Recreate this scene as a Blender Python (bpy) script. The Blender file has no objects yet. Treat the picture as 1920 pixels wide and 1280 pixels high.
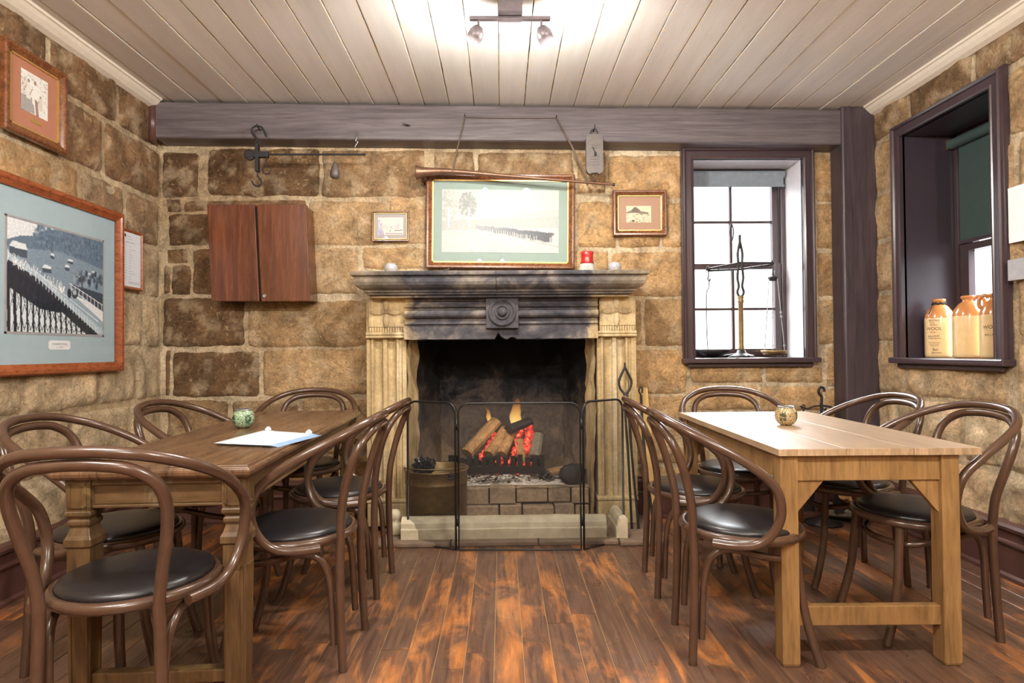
import bpy, math, random
from mathutils import Vector, Matrix, noise as N
S = bpy.context.scene
COL = S.collection
PI = math.pi
rnd = random.Random(7)

# ------------------------------------------------------------------ helpers
def lin(c):
    c = c / 255.0
    return c / 12.92 if c <= 0.04045 else ((c + 0.055) / 1.055) ** 2.4
def rgb(r, g, b): return (lin(r), lin(g), lin(b), 1.0)
def nz(x, y, z=0.0): return N.noise(Vector((x, y, z)))
def fr(x, y, z=0.0, o=4): return N.fractal(Vector((x, y, z)), 0.9, 2.1, o)
def sst(a, b, x):
    t = max(0.0, min(1.0, (x - a) / (b - a))); return t * t * (3 - 2 * t)
def lerp(a, b, t): return a + (b - a) * t
def mixc(a, b, t): return tuple(lerp(a[i], b[i], t) for i in range(4))

def spline(pts, n=8, closed=False):
    P = [Vector(p) for p in pts]; out = []; L = len(P)
    rng = range(L if closed else L - 1)
    for i in rng:
        if closed: p0, p1, p2, p3 = P[i - 1], P[i], P[(i + 1) % L], P[(i + 2) % L]
        else: p0, p1, p2, p3 = P[max(i - 1, 0)], P[i], P[i + 1], P[min(i + 2, L - 1)]
        for k in range(n):
            t = k / n; t2 = t * t; t3 = t2 * t
            out.append(0.5 * ((2 * p1) + (-p0 + p2) * t + (2 * p0 - 5 * p1 + 4 * p2 - p3) * t2 + (-p0 + 3 * p1 - 3 * p2 + p3) * t3))
    if not closed: out.append(P[-1].copy())
    return out

class MB:
    def __init__(s): s.v = []; s.f = []; s.mi = []; s.sm = []; s.c = []
    def add(s, vs, fs, mi=0, smooth=False, col=None):
        b = len(s.v)
        s.v += [Vector(p) for p in vs]
        s.c += (list(col) if isinstance(col, list) else [col or (1, 1, 1, 1)] * len(vs))
        for f in fs:
            s.f.append(tuple(b + i for i in f)); s.mi.append(mi); s.sm.append(smooth)
        return s
    def box(s, x0, x1, y0, y1, z0, z1, mi=0, col=None, M=None):
        v = [Vector(p) for p in ((x0,y0,z0),(x1,y0,z0),(x1,y1,z0),(x0,y1,z0),(x0,y0,z1),(x1,y0,z1),(x1,y1,z1),(x0,y1,z1))]
        if M: v = [M @ p for p in v]
        return s.add(v, [(0,3,2,1),(4,5,6,7),(0,1,5,4),(1,2,6,5),(2,3,7,6),(3,0,4,7)], mi, False, col)
    def frustum(s, cx, cy, levels, mi=0, col=None):
        # square/rect stack: levels of (hx, hy, z)
        v = []; f = []
        for hx, hy, z in levels: v += [(cx-hx,cy-hy,z),(cx+hx,cy-hy,z),(cx+hx,cy+hy,z),(cx-hx,cy+hy,z)]
        n = len(levels)
        for i in range(n - 1):
            for k in range(4):
                a = i*4+k; b = i*4+(k+1) % 4
                f.append((a, b, b+4, a+4))
        f.append((3,2,1,0)); e = (n-1)*4; f.append((e,e+1,e+2,e+3))
        return s.add(v, f, mi, False, col)
    def tube(s, path, r, n=12, closed=False, mi=0, col=None, caps=True, flat=1.0):
        P = [Vector(p) for p in path]; L = len(P)
        R = r if isinstance(r, (list, tuple)) else [r] * L
        v = []; f = []
        t0 = (P[1] - P[0]).normalized()
        up = Vector((0,0,1)) if abs(t0.z) < 0.9 else Vector((1,0,0))
        nn = (up - t0 * up.dot(t0)).normalized()
        for i in range(L):
            if closed: t = (P[(i+1) % L] - P[i-1]).normalized()
            else: t = (P[min(i+1,L-1)] - P[max(i-1,0)]).normalized()
            nn = (nn - t * nn.dot(t)); nn = nn.normalized() if nn.length > 1e-6 else Vector((0,0,1))
            bb = t.cross(nn)
            for k in range(n):
                a = 2*PI*k/n
                v.append(P[i] + nn * (math.cos(a)*R[i]*flat) + bb * (math.sin(a)*R[i]))
        for i in range(L if closed else L-1):
            j = (i+1) % L
            for k in range(n):
                k2 = (k+1) % n
                f.append((i*n+k, i*n+k2, j*n+k2, j*n+k))
        s.add(v, f, mi, True, col)
        if caps and not closed:
            b = len(s.v)
            for e, fl in ((0, True), (L-1, False)):
                vv = v[e*n:(e+1)*n]
                s.add(vv, [tuple(range(n))[::-1] if fl else tuple(range(n))], mi, False, col)
        return s
    def lathe(s, prof, c=(0,0,0), n=28, mi=0, M=None, col=None, smooth=True, cap=True):
        v = []; f = []; c = Vector(c)
        for r, z in prof:
            for k in range(n):
                a = 2*PI*k/n
                p = Vector((r*math.cos(a), r*math.sin(a), z))
                v.append(c + (M @ p if M else p))
        for i in range(len(prof)-1):
            for k in range(n):
                k2 = (k+1) % n
                f.append((i*n+k, i*n+k2, (i+1)*n+k2, (i+1)*n+k))
        if cap:
            if prof[0][0] > 1e-5: f.append(tuple(range(n))[::-1])
            if prof[-1][0] > 1e-5: f.append(tuple(range((len(prof)-1)*n, len(prof)*n)))
        cc = None
        if callable(col): cc = [col(p - c) for p in v]
        elif col: cc = col
        return s.add(v, f, mi, smooth, cc)
    def prism(s, poly, fn, a, b, mi=0, smooth=False, col=None):
        # polygon of 2d points swept from a to b; fn(p, t) gives the 3d point
        n = len(poly)
        v = [fn(p, a) for p in poly] + [fn(p, b) for p in poly]
        f = [(i, (i+1) % n, n+(i+1) % n, n+i) for i in range(n)]
        s.add(v, f, mi, smooth, col)
        s.add(v[:n], [tuple(range(n))[::-1]], mi, False, col); s.add(v[n:], [tuple(range(n))], mi, False, col)
        return s
    def blob(s, c, rad, amp=0.25, freq=3.0, n=14, m=9, mi=0, seed=0.0, col=None, M=None, smooth=True):
        v = []; f = []; c = Vector(c)
        for i in range(m+1):
            th = PI*i/m
            for k in range(n):
                ph = 2*PI*k/n
                d = Vector((math.sin(th)*math.cos(ph), math.sin(th)*math.sin(ph), math.cos(th)))
                q = 1 + amp*nz(d.x*freq+seed, d.y*freq+seed*1.7, d.z*freq)
                p = Vector((d.x*rad[0]*q, d.y*rad[1]*q, d.z*rad[2]*q))
                v.append(c + (M @ p if M else p))
        for i in range(m):
            for k in range(n):
                k2 = (k+1) % n
                f.append((i*n+k, (i+1)*n+k, (i+1)*n+k2, i*n+k2))
        return s.add(v, f, mi, smooth, col)
    def build(s, name, mats, parent=None, loc=None, bevel=0, seg=2, kind=None):
        me = bpy.data.meshes.new(name)
        off = Vector((0,0,0))
        if parent is not None:
            p = parent
            while p: off += p.location; p = p.parent
        elif loc is not None: off = Vector(loc)
        me.from_pydata([tuple(p - off) for p in s.v], [], s.f)
        if not isinstance(mats, (list, tuple)): mats = [mats]
        for m in mats: me.materials.append(m)
        me.polygons.foreach_set('material_index', s.mi)
        me.polygons.foreach_set('use_smooth', s.sm)
        at = me.color_attributes.new('Col', 'FLOAT_COLOR', 'POINT')
        at.data.foreach_set('color', [x for c in s.c for x in c])
        me.update()
        o = bpy.data.objects.new(name, me); COL.objects.link(o)
        if parent is not None: o.parent = parent
        elif loc is not None: o.location = loc
        if bevel:
            b = o.modifiers.new('bevel', 'BEVEL'); b.width = bevel; b.segments = seg; b.limit_method = 'ANGLE'; b.angle_limit = 0.6
        if kind: o['kind'] = kind
        return o

def thing(name, label, cat, loc, group=None, rotz=0.0):
    o = bpy.data.objects.new(name, None); COL.objects.link(o)
    o.empty_display_size = 0.1
    o.location = loc; o.rotation_euler = (0, 0, rotz); o['label'] = label; o['category'] = cat
    if group: o['group'] = group
    return o
def tag(o, label, cat, group=None):
    o['label'] = label; o['category'] = cat
    if group: o['group'] = group
    return o

# ------------------------------------------------------------------ materials
class NT:
    def __init__(s, name):
        s.m = bpy.data.materials.new(name); s.m.use_nodes = True
        s.t = s.m.node_tree; s.t.nodes.clear()
        s.out = s.n('ShaderNodeOutputMaterial')
    def n(s, typ, **k):
        x = s.t.nodes.new(typ)
        for a, b in k.items():
            if a.startswith('i_'):
                x.inputs[a[2:].replace('_', ' ')].default_value = b
            else: setattr(x, a, b)
        return x
    def l(s, a, b): s.t.links.new(a, b)
    def coords(s, scale=(1,1,1), kind='Object', rot=(0,0,0)):
        tc = s.n('ShaderNodeTexCoord'); mp = s.n('ShaderNodeMapping')
        mp.inputs['Scale'].default_value = scale; mp.inputs['Rotation'].default_value = rot
        s.l(tc.outputs[kind], mp.inputs['Vector']); return mp.outputs['Vector']
    def noise(s, vec, scale, detail=4, rough=0.55, dist=0.0):
        x = s.n('ShaderNodeTexNoise'); x.inputs['Scale'].default_value = scale; x.inputs['Detail'].default_value = detail
        x.inputs['Roughness'].default_value = rough; x.inputs['Distortion'].default_value = dist
        s.l(vec, x.inputs['Vector']); return x.outputs['Fac']
    def ramp(s, fac, stops, interp='LINEAR'):
        x = s.n('ShaderNodeValToRGB'); x.color_ramp.interpolation = interp
        e = x.color_ramp.elements
        while len(e) < len(stops): e.new(0.5)
        for q, (p, c) in zip(e, stops):
            q.position = p; q.color = c if isinstance(c, tuple) else (c, c, c, 1)
        s.l(fac, x.inputs['Fac']); return x.outputs['Color']
    def mix(s, fac, a, b, mode='MIX'):
        x = s.n('ShaderNodeMix', data_type='RGBA', blend_type=mode)
        for v, idx in ((fac, 0), (a, 6), (b, 7)):
            if isinstance(v, (int, float)): x.inputs[idx].default_value = v if idx == 0 else (v, v, v, 1)
            elif isinstance(v, tuple): x.inputs[idx].default_value = v
            else: s.l(v, x.inputs[idx])
        return x.outputs[2]
    def math(s, op, a, b=0.5):
        x = s.n('ShaderNodeMath', operation=op)
        for v, i in ((a, 0), (b, 1)):
            if isinstance(v, (int, float)): x.inputs[i].default_value = v
            else: s.l(v, x.inputs[i])
        return x.outputs[0]
    def bump(s, h, dist=0.004, strength=0.6, base=None):
        x = s.n('ShaderNodeBump'); x.inputs['Distance'].default_value = dist; x.inputs['Strength'].default_value = strength
        s.l(h, x.inputs['Height'])
        if base is not None: s.l(base, x.inputs['Normal'])
        return x.outputs['Normal']
    def pbr(s, base, rough=0.5, metal=0.0, normal=None, spec=0.5, coat=0.0, emis=None, estr=0.0, crough=0.15):
        p = s.n('ShaderNodeBsdfPrincipled')
        def st(nm, v):
            if isinstance(v, (int, float, tuple)): p.inputs[nm].default_value = v
            else: s.l(v, p.inputs[nm])
        st('Base Color', base); st('Roughness', rough); st('Metallic', metal); st('Specular IOR Level', spec); st('Coat Weight', coat)
        if coat: p.inputs['Coat Roughness'].default_value = crough
        if normal is not None: s.l(normal, p.inputs['Normal'])
        if emis is not None: st('Emission Color', emis); p.inputs['Emission Strength'].default_value = estr
        s.l(p.outputs[0], s.out.inputs[0]); return s.m
    def attr(s, name='Col'):
        x = s.n('ShaderNodeAttribute'); x.attribute_name = name; return x.outputs['Color']

def m_stone(name='sandstone', rough_bump=1.0):
    t = NT(name); v = t.coords(); c = t.attr()
    a = t.noise(v, 8, 10, 0.72, 0.5); b = t.noise(v, 60, 5, 0.75); d = t.noise(v, 2.3, 5, 0.6, 0.8)
    e = t.noise(t.coords((1, 1, 1), rot=(0.5, 0.7, 0.6)), 21, 7, 0.7, 1.4)
    c1 = t.mix(1.0, c, t.ramp(a, [(0.28, 0.42), (0.5, 1.0), (0.68, 1.42)]), 'MULTIPLY')
    c2 = t.mix(1.0, c1, t.ramp(b, [(0.3, 0.66), (0.62, 1.14)]), 'MULTIPLY')
    c3 = t.mix(t.ramp(d, [(0.5, 0.0), (0.75, 0.3)]), c2, t.mix(1.0, c2, (1.25, 0.93, 0.66, 1), 'MULTIPLY'))
    c3 = t.mix(t.ramp(e, [(0.34, 0.8), (0.43, 0.0)]), c3, t.mix(1.0, c3, (0.5, 0.46, 0.42, 1), 'MULTIPLY'))
    c3 = t.mix(t.ramp(e, [(0.58, 0.0), (0.68, 0.55)]), c3, rgb(226, 200, 156))
    h = t.math('ADD', t.math('ADD', t.math('MULTIPLY', a, 0.9), t.math('MULTIPLY', e, 0.55)), t.math('MULTIPLY', b, 0.3))
    return t.pbr(c3, 0.88, normal=t.bump(h, 0.032 * rough_bump, 1.0), spec=0.2)

def m_wood(name, dark, light, scale=(18, 18, 1.6), rough=0.4, coat=0.0, bump=0.3, worn=None, kind='Object', wornlo=0.55, crough=0.15):
    t = NT(name); v = t.coords(scale, kind)
    a = t.noise(v, 1.0, 7, 0.62, 1.1); b = t.noise(v, 4.5, 3, 0.7)
    c = t.ramp(a, [(0.28, dark), (0.7, light)])
    c = t.mix(1.0, c, t.ramp(b, [(0.35, 0.78), (0.65, 1.1)]), 'MULTIPLY')
    if worn:
        w = t.noise(t.coords((3, 3, 3), kind), 1.6, 7, 0.7, 0.5)
        c = t.mix(t.ramp(w, [(wornlo, 0.0), (wornlo + 0.13, 0.85)]), c, worn)
    r = t.ramp(b, [(0.3, rough * 0.8), (0.7, min(1, rough * 1.25))])
    return t.pbr(c, r, normal=t.bump(a, 0.0015, bump), coat=coat, crough=crough)

def m_plain(name, c, rough=0.5, metal=0.0, spec=0.5, var=0.12, scale=30, bump=0.0, coat=0.0):
    t = NT(name); v = t.coords(); a = t.noise(v, scale, 4, 0.6)
    cc = t.mix(1.0, c, t.ramp(a, [(0.3, 1 - var), (0.7, 1 + var)]), 'MULTIPLY')
    nm = t.bump(a, 0.002, bump) if bump else None
    return t.pbr(cc, rough, metal, nm, spec, coat)

def m_attr(name, rough=0.5, metal=0.0, spec=0.4):
    t = NT(name); return t.pbr(t.attr(), rough, metal, None, spec)

def m_glass(name, tint=(1, 1, 1, 1), ior=1.45, rough=0.0):
    t = NT(name); lw = t.n('ShaderNodeLayerWeight'); lw.inputs[0].default_value = 0.5
    f = t.math('ADD', 0.04, t.math('MULTIPLY', 0.96, t.math('POWER', lw.outputs['Facing'], 5.0)))
    a = t.n('ShaderNodeBsdfTransparent'); a.inputs['Color'].default_value = tint
    g = t.n('ShaderNodeBsdfGlossy'); g.inputs['Roughness'].default_value = rough
    m = t.n('ShaderNodeMixShader'); t.l(f, m.inputs[0]); t.l(a.outputs[0], m.inputs[1]); t.l(g.outputs[0], m.inputs[2])
    t.l(m.outputs[0], t.out.inputs[0]); return t.m

def m_emit(name, c, s):
    t = NT(name); e = t.n('ShaderNodeEmission'); e.inputs[0].default_value = c; e.inputs[1].default_value = s
    t.l(e.outputs[0], t.out.inputs[0]); return t.m

def m_floor():
    t = NT('worn_floorboards'); at = t.n('ShaderNodeAttribute'); at.attribute_name = 'Col'
    sep = t.n('ShaderNodeSeparateColor'); t.l(at.outputs['Color'], sep.inputs[0])
    tc = t.n('ShaderNodeTexCoord')
    off = t.n('ShaderNodeVectorMath', operation='MULTIPLY_ADD'); cmb = t.n('ShaderNodeCombineXYZ')
    t.l(sep.outputs[0], cmb.inputs[0]); t.l(sep.outputs[0], cmb.inputs[1])
    t.l(cmb.outputs[0], off.inputs[0]); off.inputs[1].default_value = (3.1, 7.3, 0); t.l(tc.outputs['Object'], off.inputs[2])
    def mp(sc):
        x = t.n('ShaderNodeMapping'); x.inputs['Scale'].default_value = sc; t.l(off.outputs[0], x.inputs[0]); return x.outputs[0]
    grain = t.noise(mp((60, 3.0, 1)), 1.0, 5, 0.65, 0.6)
    patch = t.noise(mp((5.5, 1.9, 1)), 1.0, 6, 0.68, 0.9)
    big = t.noise(t.coords((0.9, 0.7, 1)), 1.0, 3, 0.5)
    dark = t.ramp(grain, [(0.3, rgb(70, 48, 38)), (0.7, rgb(116, 86, 68))])
    org = t.ramp(grain, [(0.3, rgb(156, 92, 48)), (0.7, rgb(208, 138, 76))])
    f = t.math('ADD', t.math('MULTIPLY', patch, 0.8), t.math('ADD', t.math('MULTIPLY', big, 0.28), t.math('MULTIPLY', sep.outputs[0], 0.06)))
    c = t.mix(t.ramp(f, [(0.56, 0.0), (0.62, 0.4), (0.71, 0.95)]), dark, org)
    scr = t.noise(mp((9, 16, 1)), 1.0, 6, 0.75, 1.5)
    c = t.mix(t.ramp(scr, [(0.62, 0.0), (0.72, 0.35)]), c, rgb(150, 128, 108))
    c = t.mix(sep.outputs[1], c, rgb(196, 160, 112))
    r = t.ramp(t.noise(mp((7, 5, 1)), 1.0, 5, 0.6), [(0.3, 0.24), (0.7, 0.46)])
    return t.pbr(c, r, normal=t.bump(t.math('ADD', grain, t.math('MULTIPLY', patch, 1.2)), 0.0012, 0.5), spec=0.8)

def m_ceiling():
    t = NT('painted_boards'); at = t.n('ShaderNodeAttribute'); at.attribute_name = 'Col'
    sep = t.n('ShaderNodeSeparateColor'); t.l(at.outputs['Color'], sep.inputs[0])
    v = t.coords(); a = t.noise(t.coords((10, 1.2, 1)), 1.0, 5, 0.6); b = t.noise(v, 38, 5, 0.7)
    c = t.ramp(a, [(0.3, rgb(220, 218, 215)), (0.7, rgb(238, 236, 233))])
    c = t.mix(1.0, c, t.ramp(sep.outputs[0], [(0.0, 0.86), (1.0, 1.0)]), 'MULTIPLY')
    fl = t.math('MULTIPLY', sep.outputs[1], t.ramp(b, [(0.5, 0.0), (0.6, 1.0)]))
    c = t.mix(fl, c, rgb(236, 222, 190))
    spot = t.ramp(t.noise(v, 55, 2, 0.5), [(0.75, 0.0), (0.78, 1.0)])
    c = t.mix(t.math('MULTIPLY', spot, 0.5), c, rgb(150, 135, 112))
    h = t.math('ADD', a, t.math('MULTIPLY', b, 0.5))
    return t.pbr(c, 0.5, normal=t.bump(h, 0.004, 0.4), spec=0.35)

def m_hearth():
    # sandstone with black soot deposits over the opening and along the shelf
    t = NT('sooted_sandstone'); v = t.coords(kind='Object')
    g = t.n('ShaderNodeNewGeometry'); sp = t.n('ShaderNodeSeparateXYZ'); t.l(g.outputs['Position'], sp.inputs[0])
    ax = t.math('ABSOLUTE', sp.outputs[0])
    a = t.noise(v, 6, 6, 0.65, 0.5); b = t.noise(v, 55, 4, 0.7); st = t.noise(t.coords((9, 9, 0.9)), 1.3, 5, 0.6, 0.6)
    base = t.ramp(st, [(0.3, rgb(146, 128, 100)), (0.5, rgb(194, 170, 126)), (0.72, rgb(212, 198, 166))])
    base = t.mix(1.0, base, t.ramp(a, [(0.3, 0.74), (0.7, 1.1)]), 'MULTIPLY')
    base = t.mix(1.0, base, t.ramp(b, [(0.3, 0.8), (0.6, 1.08)]), 'MULTIPLY')
    soot = t.ramp(a, [(0.3, rgb(36, 38, 46)), (0.5, rgb(76, 74, 78)), (0.74, rgb(142, 132, 120))])
    k = t.math('ADD', ax, t.math('MULTIPLY', t.math('SUBTRACT', a, 0.5), 0.35))
    side = t.ramp(k, [(0.53, 1.0), (0.63, 0.0)])
    up = t.ramp(t.math('ADD', sp.outputs[2], t.math('MULTIPLY', t.math('SUBTRACT', a, 0.5), 0.10)), [(0.08, 0.0), (0.10, 1.0)])
    zz = t.n('ShaderNodeMapRange'); t.l(sp.outputs[2], zz.inputs[0]); zz.inputs[1].default_value = 1.12; zz.inputs[2].default_value = 1.17
    z2 = t.n('ShaderNodeMapRange'); t.l(sp.outputs[2], z2.inputs[0]); z2.inputs[1].default_value = 1.438; z2.inputs[2].default_value = 1.445
    shelf = t.math('MULTIPLY', z2.outputs[0], t.ramp(k, [(0.45, 0.97), (1.05, 0.6)]))
    f = t.math('MAXIMUM', t.math('MULTIPLY', side, zz.outputs[0]), shelf)
    c = t.mix(f, base, soot)
    h = t.math('ADD', a, t.math('MULTIPLY', b, 0.5))
    return t.pbr(c, 0.8, normal=t.bump(h, 0.005, 0.6), spec=0.25)

def m_firebox():
    t = NT('blackened_firebox'); v = t.coords()
    g = t.n('ShaderNodeNewGeometry'); sp = t.n('ShaderNodeSeparateXYZ'); t.l(g.outputs['Position'], sp.inputs[0])
    a = t.noise(v, 5, 6, 0.7, 0.6); b = t.noise(v, 40, 4, 0.7)
    f = t.math('ADD', sp.outputs[2], t.math('MULTIPLY', t.math('SUBTRACT', a, 0.5), 1.1))
    c = t.ramp(f, [(0.15, rgb(160, 138, 112)), (0.45, rgb(108, 95, 84)), (0.85, rgb(36, 35, 38)), (1.0, rgb(17, 17, 19))])
    c = t.mix(1.0, c, t.ramp(b, [(0.3, 0.7), (0.65, 1.15)]), 'MULTIPLY')
    return t.pbr(c, 0.9, normal=t.bump(a, 0.01, 0.7), spec=0.2)

def m_mesh():
    # woven fire-screen gauze: dark wire with see-through gaps
    t = NT('black_wire_gauze')
    a = t.n('ShaderNodeBsdfTransparent'); d = t.n('ShaderNodeBsdfPrincipled'); d.inputs['Base Color'].default_value = rgb(60, 56, 54)
    d.inputs['Metallic'].default_value = 0.3; d.inputs['Roughness'].default_value = 0.6
    m = t.n('ShaderNodeMixShader'); m.inputs[0].default_value = 0.36
    t.l(a.outputs[0], m.inputs[1]); t.l(d.outputs[0], m.inputs[2]); t.l(m.outputs[0], t.out.inputs[0]); return t.m

def m_mosaic(name, c0, c1, c2):
    t = NT(name); v = t.coords()
    vo = t.n('ShaderNodeTexVoronoi'); vo.inputs['Scale'].default_value = 190; t.l(v, vo.inputs['Vector'])
    ed = t.n('ShaderNodeTexVoronoi', feature='DISTANCE_TO_EDGE'); ed.inputs['Scale'].default_value = 190; t.l(v, ed.inputs['Vector'])
    sep = t.n('ShaderNodeSeparateColor'); t.l(vo.outputs['Color'], sep.inputs[0])
    cell = t.ramp(sep.outputs[0], [(0.0, c0), (0.45, c1), (0.8, c0), (1.0, rgb(150, 120, 90))])
    pat = t.attr(); sp2 = t.n('ShaderNodeSeparateColor'); t.l(pat, sp2.inputs[0])
    cell = t.mix(sp2.outputs[0], cell, c2)
    c = t.mix(t.ramp(ed.outputs['Distance'], [(0.05, 1.0), (0.12, 0.0)]), cell, rgb(70, 62, 52))
    return t.pbr(c, 0.2, spec=0.6)

def m_crystal():
    t = NT('cut_crystal'); g = t.n('ShaderNodeBsdfGlass'); g.inputs['Roughness'].default_value = 0.02; g.inputs['IOR'].default_value = 1.5
    tr = t.n('ShaderNodeBsdfTransparent'); m = t.n('ShaderNodeMixShader'); m.inputs[0].default_value = 0.45
    tr = t.n('ShaderNodeBsdfPrincipled'); tr.inputs['Base Color'].default_value = rgb(226, 228, 234); tr.inputs['Roughness'].default_value = 0.1
    t.l(g.outputs[0], m.inputs[1]); t.l(tr.outputs[0], m.inputs[2]); t.l(m.outputs[0], t.out.inputs[0]); return t.m

def m_flame():
    t = NT('flame'); at = t.n('ShaderNodeAttribute'); at.attribute_name = 'Col'
    sep = t.n('ShaderNodeSeparateColor'); t.l(at.outputs['Color'], sep.inputs[0])
    lw = t.n('ShaderNodeLayerWeight'); lw.inputs[0].default_value = 0.35
    e = t.n('ShaderNodeEmission'); t.l(t.ramp(sep.outputs[0], [(0.0, rgb(255, 214, 130)), (0.6, rgb(250, 170, 70)), (1.0, rgb(225, 120, 40))]), e.inputs[0]); e.inputs[1].default_value = 1.5
    tr = t.n('ShaderNodeBsdfTransparent'); m = t.n('ShaderNodeMixShader')
    k = t.math('MULTIPLY', t.math('SUBTRACT', 1.0, lw.outputs['Facing']), t.math('SUBTRACT', 1.0, sep.outputs[0]))
    t.l(t.math('POWER', k, 1.5), m.inputs[0]); t.l(tr.outputs[0], m.inputs[1]); t.l(e.outputs[0], m.inputs[2]); t.l(m.outputs[0], t.out.inputs[0]); return t.m

def m_ember():
    t = NT('glowing_ember'); v = t.coords(); a = t.noise(v, 38, 5, 0.7, 0.6)
    c = t.ramp(a, [(0.36, rgb(30, 20, 18)), (0.5, rgb(200, 40, 20)), (0.68, rgb(255, 120, 90))])
    s = t.ramp(a, [(0.38, 0.0), (0.62, 1.0)])
    p = t.n('ShaderNodeBsdfPrincipled'); t.l(c, p.inputs['Base Color']); t.l(c, p.inputs['Emission Color'])
    t.l(t.math('MULTIPLY', s, 1.6), p.inputs['Emission Strength']); t.l(p.outputs[0], t.out.inputs[0]); return t.m

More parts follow.
